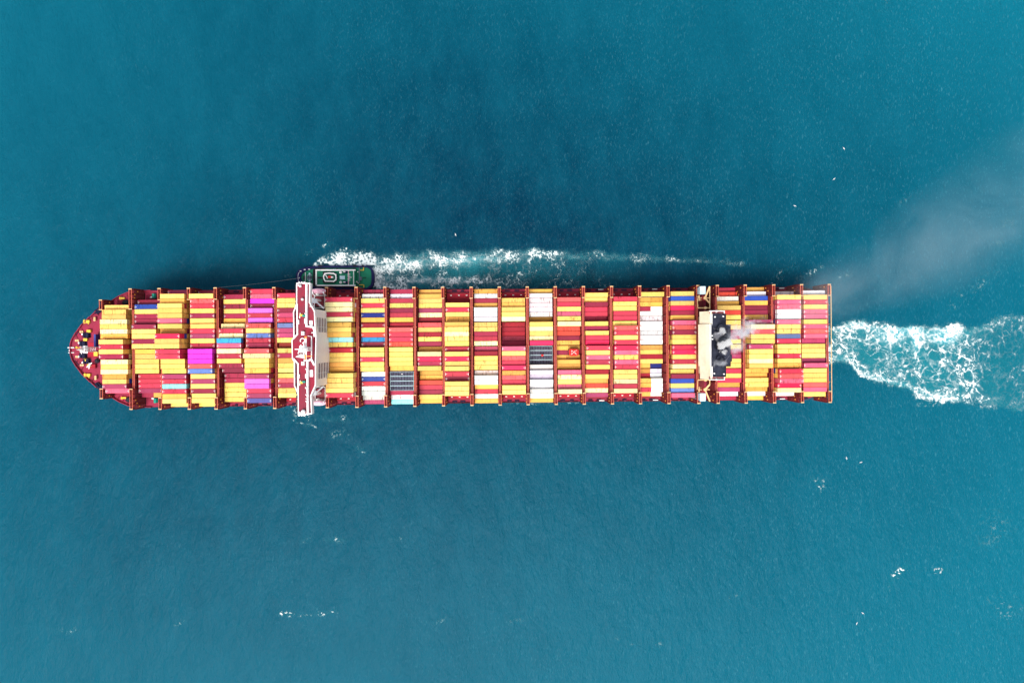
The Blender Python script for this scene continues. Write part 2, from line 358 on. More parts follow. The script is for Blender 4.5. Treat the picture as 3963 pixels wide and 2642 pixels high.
caps = []
def cap(u, v, lu, lv, ang, st, seed):
    def fn(U, V, x, y, u=u, v=v, lu=lu, lv=lv, ang=ang, st=st, seed=seed):
        du = U-u; dv = V-v; a = R(ang); p_ = du*math.cos(a)-dv*math.sin(a); q_ = du*math.sin(a)+dv*math.cos(a)
        q_ = q_+lv*1.2*(fbm(x/4, y/4, seed)-.5)
        m_ = np.exp(-(p_/lu)**4-(q_/lv)**2)
        t = fbm(x/.9, y/.9, seed+3, 4); b = fbm(x/4, y/4, seed+9, 3)
        return m_*.55*st*sm(.52, .66, t)*sm(.4, .62, b)*1.6, m_*.10*st
    r = lu+3*lv
    caps.append((u-r, u+r, v-r*.8, v+r*.8, fn))
for i, (u, v, lu, lv, an, st) in enumerate([
    (1105, 2372, 32, 9, -5, 1.2), (1180, 2380, 28, 5, 5, .6), (1262, 2370, 45, 8, 4, 1.0), (918, 2420, 16, 6, 0, .9), (700, 2408, 30, 6, 25, .5),
    (250, 2440, 60, 9, 5, .55), (300, 2395, 26, 7, 20, .6), (440, 2376, 40, 6, 15, .45), (1180, 2090, 24, 9, 10, .55), (1300, 2088, 46, 9, 0, .9),
    (1535, 2085, 30, 14, 0, .35), (1390, 1735, 26, 14, -40, .8), (1310, 1680, 46, 18, 0, .5), (1290, 1620, 70, 16, -4, .8), (1160, 1600, 50, 18, -25, .8),
    (1050, 1570, 60, 12, -18, .9), (1180, 1640, 60, 6, -15, .8), (1430, 1625, 40, 16, 0, .5), (3175, 1870, 20, 26, 20, .8), (3480, 2210, 50, 11, 40, 1.7),
    (3640, 2205, 34, 12, 5, 1.3), (3440, 2270, 24, 10, 50, .7), (3130, 1845, 26, 12, -30, .5), (2420, 2490, 60, 10, -5, .3), (2000, 2400, 60, 14, 20, .28),
    (2560, 2490, 40, 8, 5, .35), (2370, 2475, 30, 9, 10, .3), (1700, 2405, 50, 10, 20, .35), (2850, 2300, 50, 9, 30, .3), (3040, 1050, 50, 14, 25, .7),
    (3140, 1060, 60, 14, 25, .7), (3250, 1075, 50, 10, 20, .6), (3420, 1100, 24, 16, 40, .6), (3010, 1090, 40, 12, 20, .6), (1265, 945, 20, 8, 25, 1.0),
    (1335, 963, 22, 8, 20, 1.1), (1195, 976, 16, 6, 25, 1.2), (1140, 1060, 40, 8, 12, .4), (1000, 1105, 60, 8, 8, .5), (900, 1110, 60, 6, 8, .4),
    (2180, 1090, 40, 16, 0, .6), (2330, 1105, 60, 7, 0, .5), (2060, 1100, 50, 10, 0, .5), (2440, 1108, 50, 5, 0, .5), (2130, 1560, 160, 6, 1, .5),
    (2300, 1575, 60, 7, 1, .35), (1960, 1558, 60, 5, 1, .5), (3600, 1560, 50, 16, 10, .7), (3380, 1530, 30, 14, 20, .3), (3410, 30, 40, 20, 60, .4),
    (3500, 780, 60, 14, 40, .25), (3800, 1100, 90, 30, 50, .35), (3880, 900, 70, 30, 50, .3), (3700, 1170, 70, 20, 50, .4), (3850, 2050, 80, 60, 50, .3), (3900, 2350, 60, 60, 50, .4)]):
    cap(u, v, lu, lv, an, st, 200+i*7)
foam_patches('whitecaps', caps, .3, .1, 'scattered small white foam crests on the open blue sea', 'foam')

# ------------------------------------------------------------------ ship: deck levels and bays
UD = [(270, 358), (390, 360), (850, 360), (1150, 362), (1265, 364), (1500, 366.5), (1730, 369), (2144, 371), (2600, 372), (3210, 373)]
def Ddeck(u): return float(np.interp(u, [a for a, b in UD], [b for a, b in UD]))
BR = [(389, 350), (504, 348), (616, 347), (729.5, 346.3), (833, 345.8), (946.3, 346.2), (1060, 346.7), (1263.5, 348.5), (1378, 349), (1489, 350.3), (1601.7, 351.8), (1713, 353.4),
      (1823, 354.2), (1932, 355), (2040.5, 355.6), (2149, 356), (2257.7, 356.4), (2366.7, 356.4), (2475.3, 356), (2585.5, 355.8), (2701, 355.3), (2775.8, 355.2), (2884, 355), (2994, 355), (3102, 355), (3209, 355)]
def topx(u, D):                              # bridge tops were read at the ship's upper edge
    return P(u, 1115, D)[0]
BX = [topx(u, D) for u, D in BR]
xs_tab = [PX(u, d) for u, d in UD]; zs_tab = [H-d for u, d in UD]
def zdeck(x): return float(np.interp(x, xs_tab, zs_tab))

ship = empty('container_ship', (0, SY, 0), TH)
tag(ship, 'long red container ship seen from straight above, loaded with coloured containers', 'container ship')

prof = [(-231.3, .8), (-231.1, 3.0), (-230.3, 5.6), (-228.3, 9.0), (-225.1, 13.4), (-221.5, 17.1), (-218.4, 20.0), (-214.6, 23.0), (-210.0, 25.8), (-206.8, 27.8), (-202.1, 29.8), (-197, 30.5), (-190, 30.75)]
outl = prof+[(-150, 30.75), (-60, 30.75), (60, 30.75), (150, 30.75), (160, 30.4), (165.8, 29.2)]
def hull():
    levels = [(1.0, 0), (.93, .35), (.80, .7), (.72, 1.0)]
    bm = MB(); ring = []
    for s_, t in levels:
        vs = []
        for sgn in (1, -1):
            pts = outl if sgn == 1 else outl[::-1]
            for x, y in pts:
                z = zdeck(x)*(1-t)-3*t
                k = 1.0
                if x < -150: k = 1-(1-s_)*min(1, (-150-x)/70.)*1.1
                xx = x+(t*9*min(1, max(0, (-200-x)/30.)))
                vs.append((xx, sgn*y*max(k, .1), z))
        ring.append(vs)
    n = len(ring[0])
    for vs in ring: bm.v += vs
    for j in range(len(ring)-1):
        for i in range(n):
            bm.f.append((j*n+i, (j+1)*n+i, (j+1)*n+(i+1) % n, j*n+(i+1) % n))
    bm.build('hull', M['hull'], ship)
    # deck as cambered strips between stations
    d = MB(); L = len(outl)
    xs = sorted(set([o[0] for o in outl]+[float(x) for x in np.arange(-185, 165, 15)]))
    yy = lambda x: float(np.interp(x, [o[0] for o in outl], [o[1] for o in outl]))
    for a, b in zip(xs[:-1], xs[1:]):
        o = len(d.v)
        d.v += [(a, -yy(a)+.1, zdeck(a)), (b, -yy(b)+.1, zdeck(b)), (b, yy(b)-.1, zdeck(b)), (a, yy(a)-.1, zdeck(a)),
                (a, -yy(a)+.1, zdeck(a)-.6), (b, -yy(b)+.1, zdeck(b)-.6), (b, yy(b)-.1, zdeck(b)-.6), (a, yy(a)-.1, zdeck(a)-.6)]
        d.f += [(o, o+1, o+2, o+3), (o+7, o+6, o+5, o+4)]
    d.build('main_deck', M['deck'], ship)
    # bulwark round the bow and kerb along the sides
    bw = MB()
    for sgn in (1, -1):
        pts = [(x, sgn*y) for x, y in outl if x <= -190]
        for a, b in zip(pts[:-1], pts[1:]):
            z = max(zdeck(a[0]), zdeck(b[0]))
            bw.bar((a[0], a[1], z+.55), (b[0], b[1], z+.55), .3, 1.15)
    bw.bar((-231.3, .8, zdeck(-231)+.55), (-231.3, -.8, zdeck(-231)+.55), .3, 1.15)
    bw.build('bulwark', M['deck'], ship)
    br = MB()                                 # bulwark stays
    for sgn in (1, -1):
        for x in np.arange(-229, -198, 2.6):
            y = yy(x)
            br.bar((x, sgn*(y-.2), zdeck(x)+1.0), (x+1.1, sgn*(y-2.2), zdeck(x)+.1), .18, .25)
        x = -186.
        while x < 163:
            br.bar((x, sgn*30.5, zdeck(x)+.5), (x+3.3, sgn*30.5, zdeck(x+3.3)+.5), .14, 1.0); x += 4.2
    tag(br.build('bulwark_stay', M['hull'], ship), kind='stuff')
hull()

# hatch covers, coaming and side gear per bay
bays = []                                     # (x centre, index)
for i in range(25):
    if i in (6, 20): continue
    bays.append((BX[i]+BX[i+1])/2)
bays.insert(6, -112.9)                        # bay in front of the bridge house
NB = len(bays)                                # 24
TIERH = 2.2
for k, xc in enumerate(bays):
    z = zdeck(xc); hw = (22.2 if k == 0 else 24.6 if k == 1 else 28.3)
    segs = [(-hw, -12.62), (-12.38, -.12), (.12, 12.38), (12.62, hw)]
    for a, b in segs:
        bm = MB(); bm.box(xc-6.35, xc+6.35, a, b, z+.5, z+TIERH-.12)
        for q in range(4):
            x = xc-6.0+q*4.0
            bm.box(x-.14, x+.14, a+.15, b-.15, z+TIERH-.12, z+TIERH-.04)
        bm.build('hatch_cover', M['hatch'], ship)
    for s in (1, -1):
        cm = MB(); cm.box(xc-6.4, xc+6.4, min(s*hw, s*(hw+.5)), max(s*hw, s*(hw+.5)), z, z+1.5)
        cm.build('hatch_coaming', M['hull'], ship)
    if k > 1:
        lg = MB(); ld = MB()
        for s in (1, -1):
            for q in (-4.2, 0, 4.2):
                lg.box(xc+q-.45, xc+q+.45, s*(hw-1.0)-.22, s*(hw-1.0)+.22, z+TIERH-.04, z+TIERH+.12)
            for q in (-3.2, 1.4):
                ld = MB(); ld.box(xc+q-1.3+rnd.random(), xc+q+1.0+rnd.random(), s*29.8-.32, s*29.8+.32, z, z+.7); ld.build('deck_vent', M['dknavy'], ship)
        tag(lg.build('hatch_cleat', M['mark'], ship), kind='stuff')
        if k % 2 == 0:
            for s in (1, -1):
                wl = MB(); wl.box(xc+2.2, xc+5, s*30.1-.2, s*30.1+.2, z+.7, z+.85)
                wl.build('gangway', M['white'], ship)

# ------------------------------------------------------------------ lashing bridges
def lashing_bridge(i):
    x = BX[i]; D = BR[i][1]; zt = H-D; zb = zdeck(x); hw = 25.2 if i == 0 else 30.6
    tw = 10.2 if i == 1 else (4.9 if i == 0 else 5.7)
    h = .62
    fr = MB(); zc = zt-2.5
    nlev = 5; ys = list(np.arange(-hw, hw+.1, hw*2/24))
    lev = [zb+.3+(zc-zb-.3)*k/nlev for k in range(nlev+1)]
    for j, y in enumerate(ys):
        if j % 2 == 0:
            for s in (-1, 1): fr.box(x+s*h-.16, x+s*h+.16, y-.2+.0, y+.2, zb, zc-.02)
        if j % 4 == 0:
            fr.bar((x-h, y, lev[-1]-.3), (x+h, y, lev[-1]-.3), .22, .2)
    for z in lev[:-1]:
        for s in (-1, 1): fr.box(x+s*h-.13, x+s*h+.13, -hw, hw, z-.14, z+.14)
    o = fr.build('lashing_bridge', M['rust'], ship)
    cd = MB(); cd.box(x-1.1, x+1.1, -hw+1.2, hw-1.2, zb-.2, zb+.03); cd.build('cross_deck_shade', M['cross'], o)  # strip along the bridge foot, the gap's darkness put into its colour
    wk = MB()
    for z in lev[:-1]: wk.box(x-h+.15, x+h-.15, -hw+.1, hw-.1, z-.03, z+.03)
    for a, b in ((-hw+tw, -.6), (.6, hw-tw)): wk.box(x-.30, x+.30, a, b, zc-.1, zc)
    wk.build('walkway', M['hull'], o)
    rl = MB()
    for s in (-1, 1):
        rl.box(x+s*(h-.25)-.13, x+s*(h-.25)+.13, -hw+tw, hw-tw, zc-.05, zc+.14)
        for j in range(0, 25, 4):
            y = ys[j]
            if abs(y) < hw-tw: rl.box(x+s*h-.35, x+s*h+.35, y-.12, y+.12, zc-.1, zc+.2)
    rl.build('guard_rail', M['rustlight'], o)
    for s in (-1, 1):
        t = MB(); y0, y1 = s*hw, s*(hw-tw)
        for xx in (-1, 1):
            for q in range(5):
                y = y0+(y1-y0)*q/4
                t.box(x+xx*h-.17, x+xx*h+.17, y-.2, y+.2, zc-.02, zt-.06)
                t.box(x+xx*h-.10, x+xx*h+.10, y-.12+s*.35, y+.12+s*.35, zb+.1, zc-.1)
            for z in (zc+.1, (zc+zt)/2, zt-.2): t.box(x+xx*h-.12, x+xx*h+.11, min(y0, y1), max(y0, y1), z-.12, z+.12)
        t.box(x-h+.2, x+h-.2, min(y0, y1)+.2, max(y0, y1)-.2, zt-1.25, zt-1.15)
        o2 = t.build('end_tower', M['rust'], o)
        c = MB()
        c2 = MB()
        for xx in (-1, 1): c2.box(x+xx*h-.11, x+xx*h+.12, min(y0, y1)+.3, max(y0, y1)-.3, zt-.04, zt+.12)
        c.box(x-h-.2, x+h+.2, y0-.24, y0+.24, zt-.05, zt+.2); c3 = MB(); c3.box(x-h-.2, x+h+.2, y1-.2, y1+.2, zt-.05, zt+.2); c3.build('tower_cap', M['cream'], o)
        c2.build('tower_rail', M['rustlight'], o)
        c.build('tower_cap', M['cream'], o)
    # lashing gear lamp brackets
    g = MB()
    for s in (-1, 1):
        for q in range(3):
            yy_ = s*(hw-1.0-1.7*q); zz = zb+(zt-zb)*rnd.uniform(.35, .8)
            g.box(x+h+.14, x+h+.42, yy_-.3, yy_+.3, zz-.4, zz+.4); g.box(x-h-.42, x-h-.14, yy_-.3, yy_+.3, zz-.4, zz+.4)
    g.build('lashing_gear', M['orange'], o)
for i in range(len(BX)): lashing_bridge(i)

# ------------------------------------------------------------------ containers
COL = {  # code: (words, sRGB paint)
 'Y': ('yellow', (246, 205, 108)), 'P': ('pale yellow', (248, 230, 168)), 'O': ('orange-yellow', (230, 174, 80)), 'T': ('ochre', (190, 140, 60)),
 'M': ('maroon', (152, 34, 66)), 'R': ('red', (196, 52, 76)), 'F': ('coral red', (222, 88, 88)), 'C': ('crimson', (222, 30, 80)), 'D': ('dark red', (162, 20, 42)),
 'U': ('mauve red', (166, 58, 96)), 'I': ('pink', (212, 92, 120)), 'G': ('magenta', (222, 50, 214)), 'K': ('pink magenta', (232, 104, 220)),
 'B': ('blue', (40, 72, 170)), 'N': ('navy blue', (8, 28, 112)), 'L': ('light blue', (96, 128, 196)), 'A': ('pale aqua', (140, 222, 226)), 'S': ('sky blue', (52, 160, 220)),
 'W': ('white', (238, 236, 236)), 'H': ('dirty white', (212, 204, 204)), 'V': ('violet blue', (84, 84, 152)), 'E': ('orange red', (222, 74, 58)), 'Q': ('grey-blue', (96, 116, 162)),
 'Z': ('rust brown', (130, 36, 24)), 'J': ('lilac grey', (196, 190, 214)), 'X': ('black', (40, 40, 54))}
# rows from the photograph's upper edge to its lower edge; @ = left edge in pixels, # = distance; 5 = 45 foot, s = stained, f = faded, + = two 20 foot boxes
BAY = [
 "Y@405.3 Ys@395.3 Y@393.5 P5s@385.8 Y5s@386.4 P5s@387.7 O5@388.9 | Y@381.5 R@382 Y@382.3 M@383 | P5s@390 Y5@390 P5@389.5 Os@396 Y@396 U@397 If@408.8",
 "M@529.2 Bs@519.6 Ys@519 M@518.5 Ms@518.5 | M@507 Y@506.4 Y@506.7 M@507.3 Ys@507 | O@519.6 Y@519.8 Y@520 Y@520 Y@520.3 | R@535.8 R@536 Rs@536.4 U@536.4 M+O@549",
 "U@651 Y@619 O@620.6 Y@610.4 Y@610.8 Y@610.8 I@611.4 | Y@611 O@620.6 C@599 Y@598 Y@598.5 | R@600.4 R@601 Y@622 Y@623 Y@625 | U@625.7 Rs@626 As@626.4 Rs@626.7 O@627.2 Y@627.2 Y@657",
 "M@771 Y@732 Fs@733 R@734 Y@734 M@734.5 Y@734.5 | Y@735 R@735 U@735.6 Y@735.6 Rs@736.5 | G@725 G@725 G@725.4 F@725.8 Lf@726.4 | Y@736.5 U@738.7 Y@736.8 M@740.4 Y@742 Y@741 Y@776.6",
 "- M@865.4 Y@865.2 Ms@866 Y@866 M@866.3 O@866.3 | Ps@855.5 Rs@847 Ps@847 Ss@838.6 I@839 | Ps@839 R@839.2 Y@839.4 Ms@848 M@860 | Ms@870 M@870.8 Y@870 Ys@870 Y@870.4 Y@870.6 -",
 "R@965.7 Is@966 G@966 Ms@966.6 K@958.8 R@959 K@959.5 | Fs@953.4 Y@951.9 Ls@952.6 Rs@953 M@953 | F@945.3 P5s@940 Y@946.5 Y@946.6 Os@946.6 | U@945.8 K@946 K@946 R@955.7 U@956 V@956.5 -",
 "- R@1072.9 Y@1072.5 Ys@1072.5 M@1073 U@1073 Rs@1073.5 | Qs@1073.6 U@1073.4 U@1073.4 Ys@1073 Z@1080.5 | Ys@1074 M@1074.5 O@1076 Y@1076 Y@1076.5 | Y@1076 Fs@1076.4 M@1076.6 Ys@1076.6 Y@1077 - -",
 "- - R5@1256.9 P5@1257.2 P5s@1257.6 R5@1258 P5@1258.5 | Os@1264.5 Y@1264.7 O@1265 As@1271 Ys@1271.2 | D@1272.3 Y@1273.7 Y@1274 O@1274.2 O@1274.6 | Y5@1260.7 Y5s@1261 Y5@1261.2 Y5@1261.5 R5@1261.7 - -",
 "Ms@1405.4 Ws@1400.8 Ys@1397.3 R@1397.5 Y@1397.5 N@1397.8 O@1398 | D@1398.2 Y@1398.4 E@1398.7 Ss@1399 Ms@1399.3 | Y@1394.3 Y@1394.5 R@1394.8 Y@1395 Ys@1395.3 | W@1399.7 B@1400 R@1400.4 Ws@1400.5 W@1400.6 Hs@1405.1 Us@1410",
 "M@1511 Ws@1511 R@1508.2 Ys@1508 M@1508.6 R@1508.6 O@1508.6 | D@1510.2 F@1506.4 R@1506.6 R@1506.8 Es@1507 | Y@1506.8 Y@1507 Y@1507.2 Y@1507.3 O@1511 | X@1508.7 X@1508.9 X@1509.1 X@1509.3 M@1511.7 Ws@1515.6 A@1515",
 "O#366 O#362 Y#361 Ys#361 U#361 Ps#361 D#361 | Fs#358 Y#358 Ds#359 Ys#358 M#358 | O#360 P#355 C#355 M#356 Y#355 | O#363 Os#363 E#361 R#361 M#361 Y#360 O#366",
 "- - - Y#357 R#356 Y#356 Os#357 | O#351 Ys#350 Ps#350 Ys#350 Y#351 | R#352 Y#350 C#350 Y#350 Y#349 | Rs#350 M#352 Y#349 Ys#349 Y#349 - -",
 "Os#362 Ws#362 M#362 O#362 W#359 W#359 W#359 | Ys#359 Ys#359 M#359 R#359 Ps#359 | U#361 D#360 Y#359 Ys#359 Ys#359 | Hs#362 W#359 W#359 O#361 Rs#361 W#361 O#361",
 "- - Ys#360 Os#360 Y#358 Y#357 P#357 | Ds#367 D#367 D#367 Ms#367 M#367 | I#355 Y#355 Fs#356 R#356 C#355 | Os#357 Fs#357 R#357 Y#355 Y#355 - -",
 "O#365 W#364 Hs#364 Hs#364 W#364 Hs#364 T#367 | Y#359 P#359 Y#359 Ps#359 C#358 | X#365 X#365 X#365 X#365 W#362 | W#361 J#363 W#361 W#363 W#361 W#361 O#363",
 "- - F#359 R#359 Y#358 Is#359 Ys#358 | P#357 Es#363 E#363 M#366 Os#365 | O+T#366 M+X#366 Os+T#366 O#363 O#363 | I#359 Ps#358 Y#358 If#359 P#356 - -",
 "- Y@2262.6 Y@2262.4 M@2263 R@2263 R@2263 M+M@2257 | Y@2264.5 M@2265 Y@2266.6 R@2267.2 C@2267.4 | R@2270 Y@2270 I@2270.2 R@2270.2 Y@2270 | D@2266.4 Y@2265.6 O@2263.6 Es@2264.4 Ps@2264.4 U@2264.2 -",
 "- - Rs@2375.5 Ys@2374 Y@2374 R@2375.4 R@2375.6 | Y@2374.6 Fs@2378.5 Rs@2378.5 Y@2378.3 R@2379 | C@2379.4 If@2379.4 Ys@2379 If@2380 Rs@2380 | Ys@2376.2 Y@2376.4 Ps@2376.5 R@2377.5 P@2377 - -",
 "- Y@2480 O+T@2474.5 Os+O@2474.5 M+W@2474 W@2474 Hs@2474 | W@2475.5 W@2476.7 Hs@2476.7 W@2476.9 W@2477 | O@2474.8 Y@2475.3 D@2476 Y@2476 O+N@2471 | T+J@2471 D+W@2472 Os+W@2475 O+W@2475 Rs+W@2475 O+Ws@2473 -",
 "- Y@2596 B@2596.6 Y@2595.6 C@2597 M@2597.2 O@2597 | If@2603.2 Fs@2603.2 M@2603.6 Y@2603 Y@2603 | R@2603.2 C@2603.6 Y@2603 R@2603.6 P@2603.2 | Y@2596.4 M@2597.5 B@2597.5 Y@2597.2 L@2597.8 I@2598 -",
 "R@2760 Es@2765 W@2768.5 O@2771.3 Y@2777 E@2777 Y@2777.2 | Y@2777.4 Y@2777.4 Uf@2777.4 Uf@2777.6 Y@2777.6 | Y@2778 U@2778 Uf@2778 Y@2778.4 Y@2778.4 | R@2778.6 Y@2778.8 R@2779 O@2773.5 U@2773.8 W@2769.5 M@2763.5",
 "O@2868 W@2875 B@2881 O@2880.6 M@2881 M@2881 Os@2880.6 | U@2899 P@2906.8 F@2906.8 Y@2906.8 Y@2907 | U@2899.6 Ys@2899.9 Y@2900 P@2900.2 Y@2900.4 | Os@2882 O@2882 Ys@2882.2 Ys@2882.4 Os@2882.4 W@2875 O@2869",
 "- Hs@2982 Ys@3009.3 I@3009.8 If@3009.8 W@3009 W@3009 | I@3007.4 Ys@3007.2 Ys@3007.2 Q@3007.6 R@3007.8 | Y@3009.3 Ys@3009.4 R@3009.6 Y@3009.6 Os@3009.8 | R@3017.4 F@3018 Is@3018.4 C@3010 P@3010 W@2983 -",
 "- W@3102.7 Y@3110.4 R@3111 Y@3110.7 If@3111 I@3111.2 | Y@3110.8 I@3111 Fs@3111 I@3111 Uf@3102.4 | Y@3101.8 Y@3101.9 Y@3102 U@3102.8 I@3111 | Y@3109.8 Y@3110.2 Y@3110.6 F@3111 I@3111.2 Y@3103.4 -"]
PIT = 2.485; GAP = .3

def container_mesh(L, detail=True, ribs=20):
    """corrugated box, base at z=0, height 1 tier of 2.59"""
    Wd, Hh = 2.29, 2.58; b = MB(); r = .09
    if detail:
        b.box(-L/2+.06, L/2-.06, -Wd/2+.05, Wd/2-.05, .12, Hh-.07)
        n = ribs
        for k in range(n):
            x = -L/2+.35+(L-.7)*(k+.5)/n
            b.box(x-.11, x+.11, -Wd/2+.12, Wd/2-.12, Hh-.07, Hh-.035)
            for s in (-1, 1): b.box(x-.12, x+.12, *( (Wd/2-.05, Wd/2-.02) if s > 0 else (-Wd/2+.02, -Wd/2+.05)), .2, Hh-.15)
        for s in (-1, 1):
            y0, y1 = (Wd/2-.11, Wd/2) if s > 0 else (-Wd/2, -Wd/2+.11)
            b.box(-L/2, L/2, y0, y1, Hh-.10, Hh-.012); b.box(-L/2, L/2, y0, y1, .02, .16)
            x0, x1 = (L/2-.12, L/2) if s > 0 else (-L/2, -L/2+.12)
            b.box(x0, x1, -Wd/2+.11, Wd/2-.11, Hh-.11, Hh-.014); b.box(x0, x1, -Wd/2+.11, Wd/2-.11, .02, .16)
            for t in (-1, 1):
                y0, y1 = (Wd/2-.14, Wd/2-.002) if t > 0 else (-Wd/2+.002, -Wd/2+.14)
                b.box(x0+.002*s, x1-.002*s, y0, y1, .16, Hh-.1)
                xa, xb = (L/2-.19, L/2+.004) if s > 0 else (-L/2-.004, -L/2+.19)
                ya, yb = (Wd/2-.17, Wd/2+.004) if t > 0 else (-Wd/2-.004, -Wd/2+.17)
                b.box(xa, xb, ya, yb, Hh-.12, Hh); b.box(xa, xb, ya, yb, 0, .12)
    else:
        b.box(-L/2+.05, L/2-.05, -Wd/2+.04, Wd/2-.04, .06, Hh-.06)
        b.box(-L/2, L/2, -Wd/2, Wd/2, 0, .05)
        for s in (-1, 1):
            x0, x1 = (L/2-.05, L/2) if s > 0 else (-L/2, -L/2+.05)
            b.box(x0, x1, -Wd/2, Wd/2, Hh-.16, Hh-.02)
            for y in (-Wd/2+.06, -.35, .35, Wd/2-.06): b.box(x0, x1, y-.05, y+.05, .05, Hh-.16)
    return b
def door_mesh(L):
    b = MB(); x = L/2-.055
    for s in (-1, 1):
        y0, y1 = (.02, 1.07) if s > 0 else (-1.07, -.02)
        b.box(x, x+.03, y0, y1, .18, 2.44)
        for y in (.3, .8): b.cyl((x+.055, s*y, .2), (x+.055, s*y, 2.42), .022, 6)
        b.box(x+.03, x+.06, y0+.15, y1-.15, 1.0, 1.07)
    return b
def mark_mesh(L):
    b = MB()
    for s in (-1, 1):
        x = s*(L/2-.26)
        b.box(x-.10, x+.10, -.72, .55, 2.57, 2.586)
        x = s*(L/2-.85); b.box(x-.13, x+.13, -.15, .12, 2.546, 2.554)
    return b
def open_mesh(L):
    """open-topped frame holding a grid of dark crates"""
    b = MB(); Wd, Hh = 2.438, 2.58
    n = 8
    for k in range(n):
        for j in range(2):
            x0 = -L/2+.25+(L-.5)*k/n; x1 = x0+(L-.5)/n-.28; y0 = -1.05+j*1.07; y1 = y0+.92
            h = 2.05+.35*((k*7+j*3) % 5)/5; b.box(x0+.25, x1-.25, y0+.2, y1-.2, h, h+.04)
            b.box(x0, x1, y0, y1, 1.6, h)
    return b
def open_rail(L):
    b = MB(); Wd, Hh = 2.438, 2.58
    for s in (-1, 1):
        b.bar((-L/2, s*(Wd/2-.06), Hh-.08), (L/2, s*(Wd/2-.06), Hh-.08), .13, .14)
        b.bar((s*(L/2-.07), -Wd/2+.125, Hh-.081), (s*(L/2-.07), Wd/2-.125, Hh-.081), .14, .13)
        for t in (-1, 1): b.bar((s*(L/2-.07), t*(Wd/2-.07), 0), (s*(L/2-.07), t*(Wd/2-.07), Hh-.15), .13)
    return b

def cont_mat(name, attr=False):
    m, n, l, p = mat_new(name)
    if attr:
        a = n.new('ShaderNodeAttribute'); a.attribute_name = 'paint'; col = a.outputs['Color']; wearf = a.outputs['Alpha']
        g = n.new('ShaderNodeNewGeometry').outputs['Position']; vec = g
    else:
        oi = n.new('ShaderNodeObjectInfo'); col = oi.outputs['Color']; wearf = oi.outputs['Alpha']
        g = n.new('ShaderNodeNewGeometry').outputs['Position']; vec = g
    a1 = noise(n, l, vec, .22, 4, .6)                      # slow fading
    mp = n.new('ShaderNodeMapping'); l.new(vec, mp.inputs[0]); mp.inputs['Scale'].default_value = (2.6, .55, 1)
    a2 = noise(n, l, mp.outputs[0], .45, 5, .7, .4)        # streaks across the roof
    a3 = noise(n, l, vec, 3.2, 3, .7)
    c = mixrgb(n, l, .55, col, ramp(n, l, a1, .25, .75, (.80, .78, .78, 1), (1.14, 1.14, 1.14, 1)), 'MULTIPLY')
    c = mixrgb(n, l, .35, c, ramp(n, l, a3, .2, .8, (.82, .82, .82, 1), (1.1, 1.1, 1.1, 1)), 'MULTIPLY')
    def mul(x, y):
        q = n.new('ShaderNodeMath'); q.operation = 'MULTIPLY'
        for s_, v in ((0, x), (1, y)):
            if isinstance(v, bpy.types.NodeSocket): l.new(v, q.inputs[s_])
            else: q.inputs[s_].default_value = v
        return q.outputs[0]
    st = mul(ramp(n, l, a2, .54, .64), wearf)
    dark = mixrgb(n, l, .82, c, (.28, .14, .08, 1), 'MULTIPLY')
    c = mixrgb(n, l, st, c, dark)
    l.new(c, p.inputs['Base Color']); p.inputs['Roughness'].default_value = .5; p.inputs['Specular IOR Level'].default_value = .25
    return m
CM = cont_mat('container paint'); CMA = cont_mat('stacked container paint', True)

LEN = {40: 12.192, 45: 13.716, 20: 6.058}
ME = {}
for k_, L_ in LEN.items():
    ME[k_] = container_mesh(L_, ribs=20 if k_ > 20 else 10).mesh('container_%d' % k_, CM)
    ME['d%d' % k_] = door_mesh(L_).mesh('door_%d' % k_, CM)
    ME['m%d' % k_] = mark_mesh(L_).mesh('marking_%d' % k_, M['mark'])
ME['open'] = open_mesh(12.19).mesh('open_top', M['crate']); ME['bed'] = MB().box(-6.0, 6.0, -1.1, 1.1, .05, 1.6).mesh('load_bed', M['black']); ME['rail'] = open_rail(12.19).mesh('open_rail', M['paleblue'])

def row_y(k, j, sizes):
    """y centre of row j (0 = upper edge of the photograph)"""
    n = sum(sizes); tot = n*PIT+GAP*(len(sizes)-1)
    g = 0; a = 0
    for i, s in enumerate(sizes):
        if j < a+s: g = i; break
        a += s
    return tot/2-PIT*(j+.5)-GAP*g

RED = set('MRFCDUIE'); tops = []
for k, line in enumerate(BAY):
    groups = [g.split() for g in line.split('|')]; sizes = [len(g) for g in groups]
    xc = bays[k]; j = 0
    for g in groups:
        for tok in g:
            y = row_y(k, j, sizes); j += 1
            if tok == '-': continue
            body, val = (tok.split('@')+[None])[:2] if '@' in tok else (tok.split('#')[0], None)
            D = float(tok.split('#')[1]) if '#' in tok else None
            parts = body.split('+'); pair = len(parts) == 2
            ln = 45 if '5' in body else (20 if pair else 40)
            Lh = (LEN[40]+.02 if pair else LEN[ln])/2
            if D is None:
                xw = S2W(xc-Lh, y, 0)[0]; D = F*xw/(float(val)-U0)
            zh = zdeck(xc)+TIERH
            zt = min(H-D, H-331)
            n = max(1, round((zt-zh)/2.75))
            tr = min(max((zt-zh)/n, 2.59), 2.896) if n > 0 else 2.59
            ztop = zh+n*tr
            for q, pt in enumerate(parts):
                code = pt[0]; wear = .95 if 's' in pt else (.45 if 'f' in pt else .3)
                xo = xc+((q*2-1)*3.07 if pair else 0)
                tops.append(dict(bay=k, row=j-1, y=y, x=xo, code=code, ln=ln, stained='s' in pt, faded='f' in pt, wear=wear, n=n, tr=tr, z=ztop-tr, zh=zh, D=H-ztop, q=q, pair=pair))
print('top containers', len(tops)); 
for k in range(NB):
    print(k+1, round(bays[k], 1), ' '.join('%d' % t['n'] for t in tops if t['bay'] == k))

